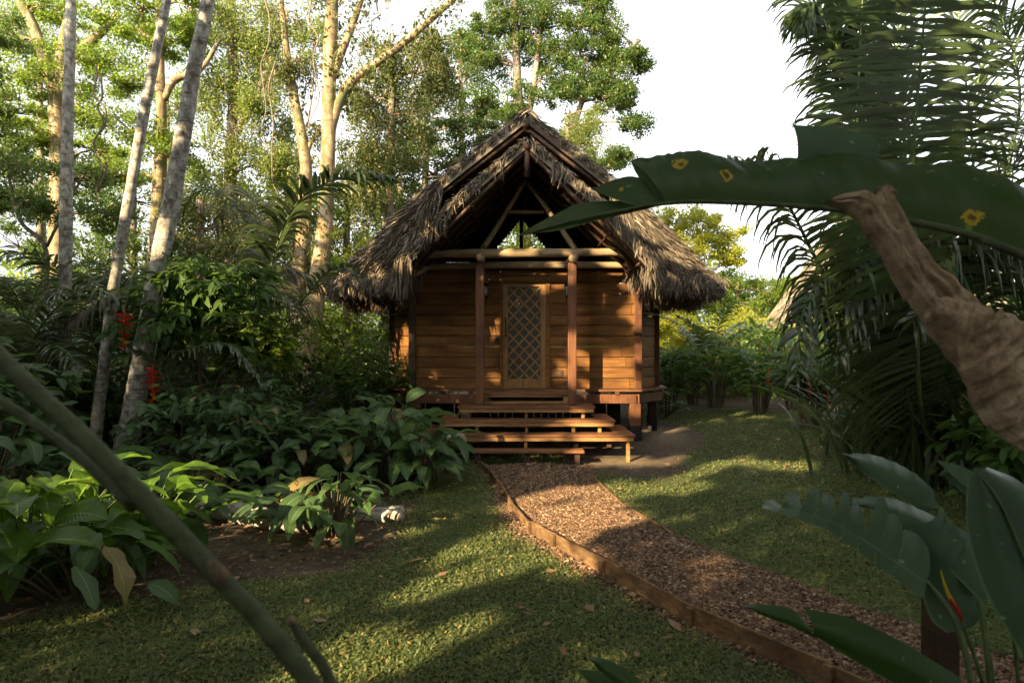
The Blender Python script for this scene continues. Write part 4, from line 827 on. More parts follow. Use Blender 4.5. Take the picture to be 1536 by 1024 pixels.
# ---------------------------------------------------------------- palms left
palm('large palm with one long arching frond reaching towards the hut eave',430,0,[
 {'p':[(400,470,11.3),(415,370,11.2),(450,300,11),(510,268,10.6),(578,268,10.3)],'L':.85,'droop':.8,'n':70,'W':.062,'lift':.3},
 {'p':[(405,500,11.4),(400,400,11.6),(392,330,11.8),(372,290,12.0),(340,300,12.2),(322,350,12.4)],'L':.7,'droop':1.1,'n':50,'mat':'palm_dry'},
 {'p':[(400,440,11.5),(385,360,11.6),(350,300,11.7),(300,285,11.8),(262,330,11.9)],'L':.6,'droop':.9},
 {'p':[(420,520,11),(470,430,10.8),(510,400,10.6),(545,420,10.4)],'L':.45}],Y=11.4,seed=1,L=.6)
palm_auto('dark palm with wide fronds at the far left edge',20,0,2,11,3.0,Y=10.0,seed=2,L=.62,azr=(-1.2,3.9),arch=.95,trunkh=1.1,nl=46)
palm_auto('dark palm with spreading fronds between the leftmost and middle pale trunks',150,0,2,8,3.0,Y=11.6,seed=3,L=.6,arch=1.0,trunkh=1.3,nl=42)
palm_auto('greyish drooping palm behind the thickest pale trunk',300,0,2,9,3.1,Y=12.2,seed=4,L=.85,droop=1.4,arch=1.15,mat='palm_dry',trunkh=1.7,nl=46)
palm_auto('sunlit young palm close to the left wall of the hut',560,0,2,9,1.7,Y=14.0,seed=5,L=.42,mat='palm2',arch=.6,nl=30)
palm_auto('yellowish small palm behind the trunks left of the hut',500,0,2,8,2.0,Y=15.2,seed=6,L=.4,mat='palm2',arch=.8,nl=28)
palm_auto('dark low palm in the bed behind the broad leaved plants',470,0,2,8,2.0,Y=12.2,seed=7,L=.45,arch=1.1,nl=30)
palm_auto('tall dark palm behind the bushy shrub',230,0,2,8,3.2,Y=13.6,seed=8,L=.6,arch=.9,trunkh=1.0)
palm_auto('feathery palm standing high in the forest at the far left',40,0,2,10,2.6,Y=16,seed=9,L=.6,arch=.9,trunkh=2.2)
# ---------------------------------------------------------------- left bed
def brd(*a,**k): return broad_clump(*a,**k)
brd('banana like plant with upright dark blades behind the leftmost pale trunk',60,0,12,1.5,.5,1.5,.42,Y=11.2,seed=31,name='banana_plant',e=(.5,1.3),bend=(.8,1.6))
brd('banana like plant with broad dark blades left of the thickest pale trunk',190,0,10,1.5,.5,1.4,.4,Y=11.4,seed=32,name='banana_plant',e=(.5,1.3),bend=(.8,1.6))
brd('broad bladed plant rising at the far left edge beyond the palms',-30,0,12,1.4,.6,1.4,.4,Y=9.6,seed=33,name='banana_plant',e=(.5,1.3),bend=(.8,1.6))
bush('large shrub with lance shaped bright green leaves right of the thickest pale trunk',300,0,1.05,.95,330,Y=9.6,seed=34,L=.26,W=.075,cz=2.2,hang=.35,stems=24)
bush('lighter green shrub tip leaning towards the palms beside the large shrub',385,0,.5,.55,110,Y=9.9,seed=35,L=.24,W=.075,cz=1.75,hang=.3,mat='lf_bright',nl=4)
bush('dark low shrub under the large lance leaved shrub',330,0,1.3,.6,190,Y=8.7,seed=36,L=.18,W=.08,cz=.75,mat='broad')
bush('dark shrub around the foot of the thickest pale trunk',235,0,.8,.6,120,Y=10.6,seed=37,L=.2,W=.08,cz=.6,mat='bush')
bush('dark shrub at the foot of the leftmost pale trunk',50,0,1.0,.8,180,Y=11.4,seed=38,L=.24,W=.09,cz=.8,mat='bush')
bush('leafy dark growth at the left edge behind the yellow green leaves',-40,0,1.0,.9,170,Y=7.6,seed=39,L=.26,W=.10,cz=.9,mat='broad')
bush('small leaved dark shrub beside the left wall of the hut',545,0,.9,.8,240,Y=12.3,seed=40,L=.15,W=.06,cz=.9,mat='bush')
bush('shrub with fine foliage below the young palm left of the hut',480,0,.9,.9,230,Y=13.6,seed=41,L=.14,W=.05,cz=1.6,mat='lf_bright')
palm('low feather leaved plant with one arching blade under the large shrub',330,0,[{'p':[(250,560,8.9),(300,520,8.8),(350,520,8.7),(395,575,8.6)],'L':.26,'n':34,'droop':1.3,'W':.05},{'p':[(260,600,8.9),(230,540,9.0),(190,520,9.1)],'L':.26,'n':30}],Y=9.0,seed=44,r=.01)
for i,(lab,top,L) in enumerate([('long red hanging lobster claw flower between the middle and thickest pale trunks',(187,478,8.9),.42),('red and yellow hanging lobster claw flower just right of the thickest pale trunk',(229,560,8.7),.42)]):
    t_=thing('hanging_flower',lab,'flower',W3(top),'hanging red flowers in the left bed'); m=MB(); p=W3(top); tube(m,[p+[.2+.1*i,.2,.5],p+[.08,.1,.62],p+[0,0,.1]],[.012,.008],5,n=10); m.build('stem',M['stemg'],t_); hanging_flower(t_,p,L,R(70+i),'bracts')
BG='broad leaved clumps in the left bed'
brd('largest broad leaved clump, reaching over the left end of the steps',592,0,115,1.05,.85,.46,.17,Y=9.4,seed=51,e=(-.1,.9),group=BG)
brd('rounded broad leaved clump between the steps clump and the shrub',520,0,110,1.0,.9,.42,.16,Y=9.3,seed=52,group=BG,e=(-.1,.9))
brd('tall broad leaved clump in the dark hollow of the bed',440,0,100,.95,.9,.42,.16,Y=9.0,seed=53,group=BG,e=(-.1,.9))
brd('small front clump of broad leaves on the bare soil by the lawn',500,0,75,.62,.62,.40,.14,Y=6.95,seed=54,group=BG,e=(-.5,.8))
brd('medium broad leaved clump left of the small front clump',420,0,60,.75,.7,.42,.16,Y=8.9,seed=55,group=BG,e=(-.2,.8))
brd('broad leaved clump behind the white fallen log',330,0,60,.8,.7,.40,.16,Y=9.0,seed=56,group=BG,e=(-.2,.8))
brd('broad leaved clump right beside the low step on the left',640,0,30,.6,.34,.36,.13,Y=9.2,seed=57,group=BG,e=(-.5,.7))
YGG='yellow green leaved plants in the front left corner'
brd('bushy plant with big yellow green oval leaves at the front left edge',40,0,70,.85,.8,.50,.24,Y=5.3,seed=58,mat='broad_y',group=YGG,e=(-.4,.7))
brd('plant with long glossy yellow green leaves reaching right over the soil',205,0,46,.75,.75,.55,.20,Y=5.9,seed=59,mat='broad_y',group=YGG,e=(.0,.8))
brd('darker green oval leaved plant low beside the front left plant',130,0,50,.55,.75,.42,.20,Y=5.1,seed=60,mat='broad',group=YGG,e=(-.7,.5))
brd('dark broad leaved plant filling the far left edge low down',-40,0,60,1.1,.9,.5,.2,Y=6.4,seed=61,mat='broad',group=YGG,e=(-.4,.8))
brd('mid green broad leaved plant under the middle pale trunk',290,0,50,.6,.7,.42,.17,Y=7.5,seed=62,mat='broad',group=YGG,e=(-.2,.8))
brd('broad leaved plant under the leftmost pale trunk',100,0,52,.6,.8,.44,.18,Y=7.7,seed=63,mat='broad',group=YGG,e=(-.2,.8))
# fallen log pieces
m=MB(); rsl=R(3); tube(m,[at(290,762,7.3),at(350,768,7.2),at(420,784,7.0),at(462,784,6.95)],[.11,.13,.115,.09],12,n=16,bump=.09,rs=rsl); tag(m.build('fallen_log',M['log'],loc=None),'whitish fallen log lying on the soil left of the small front clump','log','fallen white logs in the bed')
m=MB(); tube(m,[at(480,772,7.6),at(540,775,7.5),at(604,770,7.45)],[.08,.09,.095],12,n=12,bump=.09,rs=rsl); tag(m.build('fallen_log',M['log']),'slimmer whitish fallen log lying behind the small front clump','log','fallen white logs in the bed')
t_=thing('log_stump','short pale cut log end beside the left end of the lowest step','log',(-.8,10.2,.4)); c=at(690,662,9.9); m=MB(); tube(m,[c+[-.25,.5,-.1],c+[-.1,.15,-.02],c],[.11,.13,.12],14,n=7,bump=.05,rs=rsl); m.build('log',M['log'],t_)
m=MB(); tube(m,[c+[0,-.002,0],c+[.01,-.02,0]],[.11,.10],14); m.build('cut_face',M['pole'],t_); m=MB(); tube(m,[(c[0]-.2,c[1]+.4,-.1),(c[0]-.2,c[1]+.4,c[2]-.1)],.07,8); m.build('prop',M['dark'],t_)
# ---------------------------------------------------------------- right side
RG='ginger and lobster claw plants along the right edge of the lawn'
for i,(lab,px,Y,h,n,fl) in enumerate([
 ('arching leaved ginger plant nearest the hut wall on the right',1000,17.5,1.5,60,0),('upright ginger plant with pale stems left of centre in the right hedge',1075,18.5,1.8,60,0),
 ('ginger plant with long arching dark leaves and a red flower in the right hedge',1140,17.0,1.7,75,2),('lobster claw plant with several red flowers beside the hanging palm leaves',1215,14.2,1.6,90,4),
 ('lobster claw plant with red flowers pressed against the hanging palm leaves',1275,13.4,1.5,80,3),('low ginger plant in the gap under the small palm',1040,20,1.5,60,0),('tall arching ginger plant behind the flowering lobster claw plant',1190,18.5,2.1,70,1),('dark ginger plant behind the hanging palm leaves',1330,15,2.0,70,1)]):
    rsx=R(90+i); x=(px-CX)/F*Y; t_=thing('ginger_plant',lab,'plant',(x,Y,gz(x,Y)),RG); lm,sm=MB(),MB(); z=float(gz(x,Y))
    for k in range(n//3):
        a=rsx.uniform(0,6.28); sp=rsx.uniform(.3,1.0); hh=h*rsx.uniform(.6,1.1); P=spline([(x+math.cos(a)*.15,Y+math.sin(a)*.15,z),(x+math.cos(a)*sp*.5,Y+math.sin(a)*sp*.5,z+hh*.7),(x+math.cos(a)*sp*1.1,Y+math.sin(a)*sp*1.1,z+hh)],10); tube(sm,P,[.014,.008],5,cap=False)
        for q in range(3,10):
            sgn=1 if q%2 else -1; leaf(lm,P[q],a+sgn*rsx.uniform(.6,1.3),rsx.uniform(.1,.8),.60*rsx.uniform(.7,1.2),.125,bend=rsx.uniform(.7,1.4),fold=.2,wave=.02,rs=rsx,nl=5,nw=2,roll=rsx.normal(0,.3))
    lm.build('foliage',M['bush'],t_); sm.build('stems',M['stemb'],t_)
    for k in range(fl): hanging_flower(t_,(x+rsx.uniform(-.7,.7),Y-.75,z+h*rsx.uniform(.35,.75)),.30,rsx)
palm_auto('small upright palm in front of the sunny trees right of the hut',1065,0,1,9,2.0,Y=19.5,seed=71,L=.40,arch=.45,nl=32,trunkh=1.0,elev=(.9,1.4))
brd('banana like plant with yellow lit blades behind the hanging palm leaves',1300,0,12,1.6,.5,1.3,.35,Y=16.5,seed=72,name='banana_plant',e=(.6,1.3),mat='broad_y')
brd('low broad leaved plant at the foot of the right wall of the hut',985,0,40,.7,.6,.36,.13,Y=16.2,seed=73)
# the big hanging palm on the right
PR_=[
 {'p':[(1380,600,8.6),(1374,440,8.0),(1369,250,7.6),(1382,80,7.4),(1400,-120,7.2)],'L':1.3,'droop':.22,'n':92,'N':(.03,-1,.05),'ang':92,'tipang':82,'W':.062,'lift':.0,'jit':.05},
 {'p':[(1300,600,8.9),(1292,440,8.4),(1285,260,8.2),(1290,80,8.1),(1300,-120,8.0)],'L':.8,'droop':.45,'n':90,'N':(.25,-1,.05),'ang':88,'tipang':75,'W':.065,'lift':.0,'jit':.10},
 {'p':[(1290,560,9.2),(1262,460,9.1),(1222,385,9.0),(1170,290,8.8),(1105,250,8.6),(1045,262,8.4)],'L':1.0,'droop':1.7,'n':84,'tipang':50,'W':.05,'ang':70,'lift':.35},
 {'p':[(1325,480,9.5),(1300,280,9.6),(1262,100,9.6),(1235,20,9.5),(1215,10,9.4),(1192,40,9.3)],'L':.85,'droop':.9,'n':105,'W':.05,'N':(-.3,-.8,.5)},
 {'p':[(1340,480,9.7),(1330,250,10),(1310,60,10),(1290,-60,10)],'L':1.2,'droop':.9,'n':105,'W':.05,'N':(.3,-1,.2)},
 {'p':[(1400,480,9.9),(1440,250,10.2),(1480,80,10.3),(1530,20,10.2),(1600,50,10.1)],'L':1.2,'droop':.8,'n':60,'W':.05},
 {'p':[(1420,480,9.4),(1480,330,9.2),(1540,220,9.0),(1600,200,8.8)],'L':1.1,'droop':.8,'n':60,'W':.05},
 {'p':[(1350,500,9.3),(1360,300,9.6),(1350,100,9.8),(1340,-60,10)],'L':1.2,'droop':.7,'n':105,'W':.05,'N':(0,-1,.1)},
 {'p':[(1450,500,10.3),(1460,250,10.6),(1440,50,10.7),(1430,-90,10.8)],'L':1.25,'droop':.6,'n':105,'W':.05,'N':(0,-1,.0),'ang':75},
 {'p':[(1330,560,9),(1300,450,8.8),(1250,430,8.6),(1200,470,8.5)],'L':.8,'droop':1.2,'n':50,'W':.05},
 {'p':[(1400,560,8.9),(1430,430,8.6),(1480,390,8.4),(1540,430,8.2)],'L':.9,'droop':1.2,'n':50,'W':.05},
 {'p':[(1360,560,9),(1350,430,8.7),(1330,380,8.5),(1300,420,8.3),(1290,500,8.2)],'L':.9,'droop':1.2,'n':50,'W':.05},
 {'p':[(1520,560,9.4),(1500,330,9.6),(1530,150,9.6),(1500,20,9.6),(1450,-40,9.6)],'L':1.2,'droop':.9,'n':60,'W':.05},
 {'p':[(1325,480,9.7),(1290,250,9.7),(1262,90,9.7),(1250,-40,9.8)],'L':1.0,'droop':.9,'n':95,'W':.055,'N':(.2,-1,.2)},
 {'p':[(1370,480,9.5),(1330,300,9.8),(1300,150,9.9),(1270,60,9.8),(1240,90,9.6)],'L':1.0,'droop':.9,'n':95,'W':.055},
 {'p':[(1400,560,9.6),(1390,400,10),(1340,330,10.4),(1290,340,10.8),(1250,400,11)],'L':1.0,'droop':1.0,'n':50,'W':.05}]
PR_+=[{'p':[(1430,600,9),(1400,430,8.8),(1335,350,8.6),(1280,400,8.4),(1250,520,8.3)],'L':1.1,'droop':1.8,'n':70,'tipang':50},{'p':[(1330,600,9),(1290,480,8.7),(1240,420,8.5),(1205,470,8.4),(1195,560,8.3)],'L':.8,'droop':1.8,'n':60,'tipang':50},{'p':[(1480,600,8.8),(1470,450,8.5),(1440,370,8.3),(1390,400,8.1),(1370,480,8.0)],'L':1.1,'droop':1.8,'n':70,'tipang':50},{'p':[(1540,600,8.8),(1530,430,8.5),(1500,340,8.3),(1450,360,8.1)],'L':1.2,'droop':1.8,'n':70,'tipang':50}]
palm('huge clumping palm with hanging strap like leaves filling the right side',1400,0,PR_,Y=9.8,seed=80,L=1.1,W=.048,n=90,jit=.2,r=.03)
# strappy hanging leaf curtain: grass like stems at the palm foot
for i,(px,Y,n,h,lab) in enumerate([(1335,9.6,150,1.9,'dense curtain of long strap leaves at the left foot of the huge palm'),(1410,9.2,150,1.7,'dense strap leaved clump in the middle under the huge palm'),(1490,9.0,150,1.8,'strap leaved clump at the right edge under the huge palm'),(1560,8.6,110,1.8,'strap leaved clump just entering at the right edge'),(1300,11.2,90,1.5,'thinner strap leaved clump behind the left foot of the huge palm')]):
    rsx=R(120+i); x=(px-CX)/F*Y; z=float(gz(x,Y)); t_=thing('strap_leaf_plant',lab,'plant',(x,Y,z),'strap leaved clumps under the huge palm'); lm=MB()
    for k in range(n):
        a=rsx.uniform(0,6.28); b=(x+rsx.normal(0,.30),Y+rsx.normal(0,.3),z); leaf(lm,b,a,rsx.uniform(1.15,1.55),h*rsx.uniform(.6,1.25),rsx.uniform(.035,.07),bend=rsx.uniform(.2,1.5),fold=.15,wave=.0,rs=rsx,nl=12,nw=2,shape=.5,twist=rsx.normal(0,.8))
    lm.build('foliage',M['palm' if i!=3 else 'palm2'],t_)
    sm=MB()
    for k in range(14): a=rsx.uniform(0,6.28); tube(sm,[(x+rsx.normal(0,.2),Y+rsx.normal(0,.2),z-.05),(x+math.cos(a)*.3,Y+math.sin(a)*.3,z+h)],[.03,.015],6,n=5,cap=False)
    sm.build('stems',M['stemb'],t_)
bush('dark low shrub at the right edge behind the grey green leaves',1530,0,.8,.55,150,Y=7.2,seed=75,L=.2,W=.08,cz=.6,mat='bush')
bush('dark leafy shrub beyond the strap leaved clumps at the right edge',1500,0,1.5,1.2,240,Y=12.5,seed=76,L=.22,W=.08,cz=1.3,mat='bush')
# ---------------------------------------------------------------- foreground
def fleaf(name_label,parts,mat,base,cat='leaf',name='banana_leaf',stem=None,stemr=.012,group=None,thick=.0):
    t=thing(name,name_label,cat,base,group); m=MB()
    for p in parts:
        kw=dict(p); lo=kw.pop('lo'); up=kw.pop('up'); ribbon(m,lo,up,**kw)
    m.build('blade',M[mat],t)
    if stem: sm=MB(); tube(sm,stem if not isinstance(stem[0][0],(int,)) or len(stem[0])!=3 else [W3(p) for p in stem],stemr,8,n=30); sm.build('midrib',M['stemg'],t)
    return t
# big banana plant leaf over the top right
mid=[(780,352),(830,338),(900,322),(1000,304),(1100,303),(1240,312),(1330,325),(1450,350),(1560,392)]
Ym=lambda px: 2.9-(px-780)/780*.7
fl=[
 dict(lo=[(782,352,Ym(780)),(840,345,Ym(840)),(900,330,Ym(900)),(1004,306,Ym(1000))],up=[(780,350,Ym(780)),(840,318,Ym(840)+.02),(880,303,Ym(880)+.05),(1000,301,Ym(1000)+.03)],n=24,k=4),
 dict(lo=[(1000,306,Ym(1000)),(960,309,Ym(960)),(925,300,Ym(925)),(886,284,Ym(890))],up=[(1004,304,Ym(1000)),(985,282,Ym(985)+.05),(945,264,Ym(950)+.08),(886,283,Ym(890))],n=20,k=4),
 dict(lo=[(1000,306,Ym(1000)),(1060,304,Ym(1060)),(1140,306,Ym(1140)),(1240,314,Ym(1240)),(1330,327,Ym(1330)),(1450,352,Ym(1450)),(1580,395,Ym(1580))],
      up=[(945,241,Ym(950)+.12),(1000,231,Ym(1000)+.12),(1050,226,Ym(1060)+.14),(1110,242,Ym(1110)+.14),(1190,236,Ym(1190)+.12),(1270,230,Ym(1270)+.12),(1350,246,Ym(1350)+.12),(1460,250,Ym(1460)+.12),(1580,300,Ym(1580)+.12)],n=70,k=8,bulge=.05,rip=.008),
 dict(lo=[(945,241,Ym(950)+.12),(965,236,Ym(960)+.1),(985,250,Ym(980)+.08),(1000,304,Ym(1000))],up=[(946,242,Ym(950)+.12),(955,262,Ym(960)+.1),(975,285,Ym(980)+.05),(1003,306,Ym(1000))],n=12,k=3),
]
G1o=np.array((1.4,2.4,2.2))
def spt(px,py,Y): return at(px,py,Y)-G1o
M['banana']=bananamat('banana_leaf_dark',(.030,.062,.012),(.055,.10,.018),[(spt(1018,248,2.766),.028),(spt(1088,263,2.655),.024),(spt(1463,325,2.28),.027),(spt(900,298,2.84),.012),(spt(930,288,2.84),.014)],trans=.3)
G1=thing('banana_leaf','huge dark torn banana leaf with yellow spots spanning the upper right','leaf',(1.4,2.4,2.2)); m=MB()
for p in fl: kw=dict(p); ribbon(m,kw.pop('lo'),kw.pop('up'),**kw)
m.build('blade',M['banana'],G1); m=MB()
ribbon(m,[(1196,240,2.62),(1255,240,2.6),(1316,250,2.58)],[(1189,187,2.66),(1250,192,2.64),(1312,203,2.62)],n=16,k=5,bulge=.02); m.build('torn_lobe',M['banana_g'],G1)['label']='paler upright torn lobe of the leaf'
m=MB(); tube(m,[W3((a,b+1,Ym(a)-.005)) for a,b in mid]+[(2.4,2.15,1.9),(2.55,2.1,1.2),(2.6,2.1,0)],[.004,.008,.010,.014,.018,.03],8,n=50); m.build('midrib',M['stemf'],G1)
# dried rolled leaf
D1=thing('dried_leaf','brown rolled dead banana leaf hanging diagonally at the upper right','dried leaf',(1.2,2.1,2.2)); m=MB(); rd=R(4)
ridge=lambda t,a: .82+.34*((a/6.283+t*1.6+.03*np.sin(t*40))%1.0)+.10*np.sin(a*2+t*6)+.03*np.sin(a*11+t*9)+.05*np.sin(t*34+a*2)*np.sin(t*11)+.12*np.maximum(0,np.sin(t*13+a))**5
tube(m,[at(1330,330,2.12),at(1368,400,2.08),at(1415,465,2.03),at(1475,530,1.98),at(1535,580,1.93),at(1610,650,1.88)],[.03,.05,.06,.07,.085,.10],40,n=90,ridge=ridge)
fold(m,[(1300,298,2.06),(1322,350,2.04),(1350,405,2.02),(1395,450,2.0),(1440,500,1.98),(1500,560,1.95)],[(1340,278,2.06),(1362,325,2.03),(1398,380,2.0),(1440,420,1.97),(1480,460,1.95),(1530,510,1.92)],bulge=.05,amp=.009,seed=1)
fold(m,[(1238,304,2.05),(1278,322,2.03),(1302,352,2.02),(1338,410,2.0),(1372,462,1.98),(1398,505,1.96)],[(1245,298,2.05),(1302,284,2.04),(1330,318,2.02),(1362,372,1.99),(1390,415,1.97),(1420,468,1.95)],bulge=.055,amp=.009,seed=2,u0=.2,u1=1.3)
fold(m,[(1385,462,1.96),(1400,505,1.94),(1440,555,1.92),(1462,590,1.90)],[(1398,445,1.96),(1440,448,1.95),(1490,462,1.93),(1502,490,1.91)],bulge=.06,amp=.008,seed=3,u0=.5,u1=1.6)
fold(m,[(1440,510,1.90),(1450,575,1.88),(1485,640,1.86),(1560,690,1.82)],[(1500,460,1.92),(1545,485,1.88),(1590,530,1.84),(1640,600,1.80)],bulge=.07,amp=.009,n=90,seed=4,u0=.1,u1=2.0)
fold(m,[(1308,296,2.045),(1322,304,2.04),(1345,308,2.03)],[(1318,280,2.05),(1335,276,2.04),(1350,284,2.03)],n=16,k=8,bulge=.02,seed=5)
m.build('curled_blade',M['dry'],D1); m=MB(); tube(m,[at(1600,640,1.85),(1.75,1.9,1.2),(1.8,2.0,0)],[.06,.05,.06],9,n=12); m.build('dead_stalk',M['dry'],D1)
# thick stems lower left
S1=thing('green_stalk','thick blurred green stalk with a joint running diagonally across the lower left','stalk',(-.6,1.2,0)); m=MB()
tube(m,[at(-90,430,1.25),at(0,535,1.2),at(160,690,1.12),at(318,855,1.05),at(400,940,1.02),at(490,1060,.98),at(560,1180,.95)],[.014,.0145,.0155,.0165,.0145,.015,.015,.015],14,n=60,bump=.02,rs=R(3)); m.build('stalk',M['stemf'],S1)
m=MB(); tube(m,[at(335,872,1.045),at(325,855,1.03),at(316,842,1.02)],[.014,.011,.006],8); m.build('leaf_scar',M['dry'],S1)
m=MB(); tube(m,[at(-120,520,1.28),at(0,600,1.25),at(110,678,1.2),at(200,760,1.12)],[.009,.0095,.010],12,n=24); m.build('side_shoot',M['stemf'],S1)
S2=thing('green_stalk','short thin blurred stalk with brown tip at the bottom left','stalk',(-.3,1.2,0)); m=MB(); tube(m,[at(432,922,1.2),at(455,960,1.19),at(485,1000,1.18),at(520,1080,1.15)],[.004,.009,.010,.011],10,n=20); m.build('stalk',M['stemf'],S2)
m=MB(); tube(m,[at(433,924,1.197),at(440,934,1.196)],[.006,.009],8); m.build('brown_tip',M['dry'],S2)
# grey green leaves lower right
FG='grey green leaves in the lower right corner'
def stemto(px,py,Y): p=at(px,py,Y); return p
fleaf('long wavy grey green leaf arching left, uppermost in the lower right corner',[dict(lo=[(1262,681,3.3),(1300,712,3.25),(1350,745,3.2),(1385,768,3.15),(1403,760,3.1)],up=[(1262,680,3.3),(1310,682,3.35),(1360,702,3.3),(1395,730,3.2),(1405,756,3.1)],n=30,k=6,bulge=.04,rip=.01)],'banana_g',(2,3.1,.0),stem=[(1405,758,3.1),(1408,800,3.1),(1420,870,3.0),(1445,960,2.9),(1470,1100,2.8)],stemr=[.006,.009,.012],group=FG)
teeth=[]
top=[(1140,757),(1185,762),(1240,778),(1290,806),(1340,840),(1390,872)]
def tl(f): 
    q=np.array(top,float); i=np.linspace(0,1,len(q)); return np.array([np.interp(f,i,q[:,0]),np.interp(f,i,q[:,1])])
Yt=lambda f: 3.0-f*.35
cut=[.02,.14,.25,.33,.42,.50,.60,.70,.82,1.0]
for k,(a,b) in enumerate(zip(cut[:-1],cut[1:])):
    A=tl(a);B=tl(b); h=[10,24,40,36,48,42,70,62,58][k]; l=[-.2,.15,.3,.25,.3,.2,.3,.2,.1][k]
    teeth.append(dict(lo=[(A[0],A[1],Yt(a)),((A[0]+B[0])/2,(A[1]+B[1])/2+2,Yt((a+b)/2)),(B[0],B[1],Yt(b))],up=[(A[0]+l*h+4,A[1]-h*.85,Yt(a)+.08),((A[0]+B[0])/2+l*h+2,(A[1]+B[1])/2-h,Yt(a)+.1),(B[0]+l*h-4,B[1]-h*.9,Yt(b)+.09)],n=8,k=4,bulge=.02))
    teeth.append(dict(lo=[(A[0],A[1],Yt(a)),(B[0],B[1],Yt(b))],up=[(A[0]-2,A[1]+[3,9,12,14,14,16,20,22,24][k],Yt(a)-.04),(B[0]-5,B[1]+[8,11,13,13,15,18,21,23,25][k],Yt(b)-.04)],n=5,k=3))
fleaf('comb like torn grey green leaf pointing left over the lawn',teeth,'banana_g',(2,2.8,.0),stem=[(1138,757,3.0),(1185,763,2.98),(1240,779,2.92),(1290,807,2.87),(1340,841,2.8),(1390,873,2.7),(1440,950,2.6),(1470,1100,2.5)],stemr=[.004,.007,.010,.012],group=FG)
fleaf('large folded grey green leaf above the comb like torn leaf',[dict(lo=[(1262,755,3.05),(1310,765,3.0),(1370,800,2.9),(1420,850,2.8),(1470,900,2.7)],up=[(1278,748,3.1),(1330,745,3.1),(1390,768,3.0),(1450,800,2.9),(1490,850,2.8)],n=30,k=6,bulge=.05,rip=.012)],'banana_g',(2,2.8,0),stem=[(1470,900,2.7),(1480,980,2.65),(1490,1100,2.6)],stemr=.01,group=FG)
fleaf('hanging dark grey green leaf below the wavy arching leaf',[dict(lo=[(1365,790,2.9),(1375,860,2.85),(1395,925,2.8),(1420,948,2.75)],up=[(1410,760,2.9),(1440,800,2.85),(1470,860,2.8),(1470,915,2.75)],n=24,k=6,bulge=.05,rip=.01)],'banana_g',(2,2.8,0),stem=[(1410,760,2.9),(1450,850,2.8),(1480,960,2.7),(1500,1100,2.6)],stemr=.008,group=FG)
fleaf('very large upright grey green leaf at the right edge',[dict(lo=[(1452,715,2.15),(1450,790,2.1),(1475,880,2.05),(1520,960,2.0),(1580,1060,1.95)],up=[(1460,702,2.15),(1495,745,2.12),(1530,820,2.08),(1565,900,2.0),(1590,1060,1.95)],n=30,k=5,bulge=.03),dict(lo=[(1460,702,2.15),(1495,745,2.12),(1530,820,2.08),(1565,900,2.0)],up=[(1480,700,2.2),(1530,722,2.2),(1580,770,2.2),(1620,850,2.1)],n=26,k=4,bulge=.02)],'banana_g',(1.6,2.0,0),stem=[(1460,703,2.14),(1495,746,2.11),(1530,821,2.07),(1565,901,1.99),(1600,1080,1.95)],stemr=[.003,.006,.010],group=FG)
fleaf('pair of narrow pointed grey leaves behind the very large upright leaf',[dict(lo=[(1405,690,3.1),(1440,722,3.05),(1480,745,3.0)],up=[(1405,689,3.1),(1445,700,3.08),(1490,722,3.0)],n=14,k=3),dict(lo=[(1420,718,3.1),(1450,742,3.05),(1490,765,3.0)],up=[(1420,716,3.1),(1455,722,3.08),(1495,742,3.0)],n=14,k=3)],'banana_g',(2.3,3.0,0),stem=[(1490,735,3.0),(1510,850,2.95),(1530,1050,2.9)],stemr=.008,group=FG)
fleaf('bright green leaf with a tear lying low across the path corner',[dict(lo=[(1116,908,2.5),(1150,925,2.48),(1190,940,2.45),(1222,956,2.42)],up=[(1116,907,2.5),(1145,906,2.5),(1190,914,2.48),(1216,944,2.43)],n=20,k=4,bulge=.02),dict(lo=[(1220,952,2.42),(1290,995,2.38),(1350,1030,2.34),(1430,1080,2.3)],up=[(1206,912,2.44),(1270,925,2.42),(1340,955,2.38),(1440,1015,2.32)],n=24,k=5,bulge=.03)],'banana_l',(1.4,2.3,0),stem=[(1118,908,2.5),(1190,930,2.46),(1222,946,2.42),(1290,972,2.38),(1350,998,2.34),(1430,1050,2.3),(1500,1200,2.2)],stemr=[.002,.005,.008],group='bright green leaves low in the foreground')
fleaf('bright green leaf tip poking up at the bottom edge of the view',[dict(lo=[(882,985,2.3),(905,1010,2.28),(940,1040,2.25),(980,1090,2.2)],up=[(884,984,2.3),(915,990,2.3),(960,1020,2.27),(1010,1080,2.2)],n=16,k=4,bulge=.02)],'banana_l',(.5,2.2,0),stem=[(884,985,2.3),(915,1002,2.28),(955,1032,2.26),(1000,1100,2.2)],stemr=.003,group='bright green leaves low in the foreground')
fleaf('second small green leaf tip at the very bottom edge',[dict(lo=[(865,1004,2.4),(890,1030,2.35),(930,1070,2.3)],up=[(866,1003,2.4),(905,1010,2.38),(945,1050,2.3)],n=10,k=3)],'banana_l',(.4,2.3,0),stem=[(866,1004,2.4),(900,1022,2.37),(945,1062,2.3)],stemr=.003,group='bright green leaves low in the foreground')
# flower bud stalk
t_=thing('flower_bud','slender stalk with a yellow and red pointed bud among the grey green leaves','flower bud',(1.6,2.6,0)); m=MB(); tube(m,[at(1440,925,2.6),at(1462,985,2.6),at(1480,1060,2.6),at(1500,1300,2.6)],[.006,.009,.010],8,n=16); m.build('stem',M['stemg'],t_)
m=MB(); tube(m,[at(1411,855,2.58),at(1420,885,2.58),at(1432,908,2.59)],[.002,.007,.008],8,n=10); m.build('bud',M['yelb'],t_); m=MB(); tube(m,[at(1425,898,2.575),at(1436,915,2.58),at(1443,930,2.59)],[.006,.009,.004],8,n=8); m.build('bract',M['red'],t_)
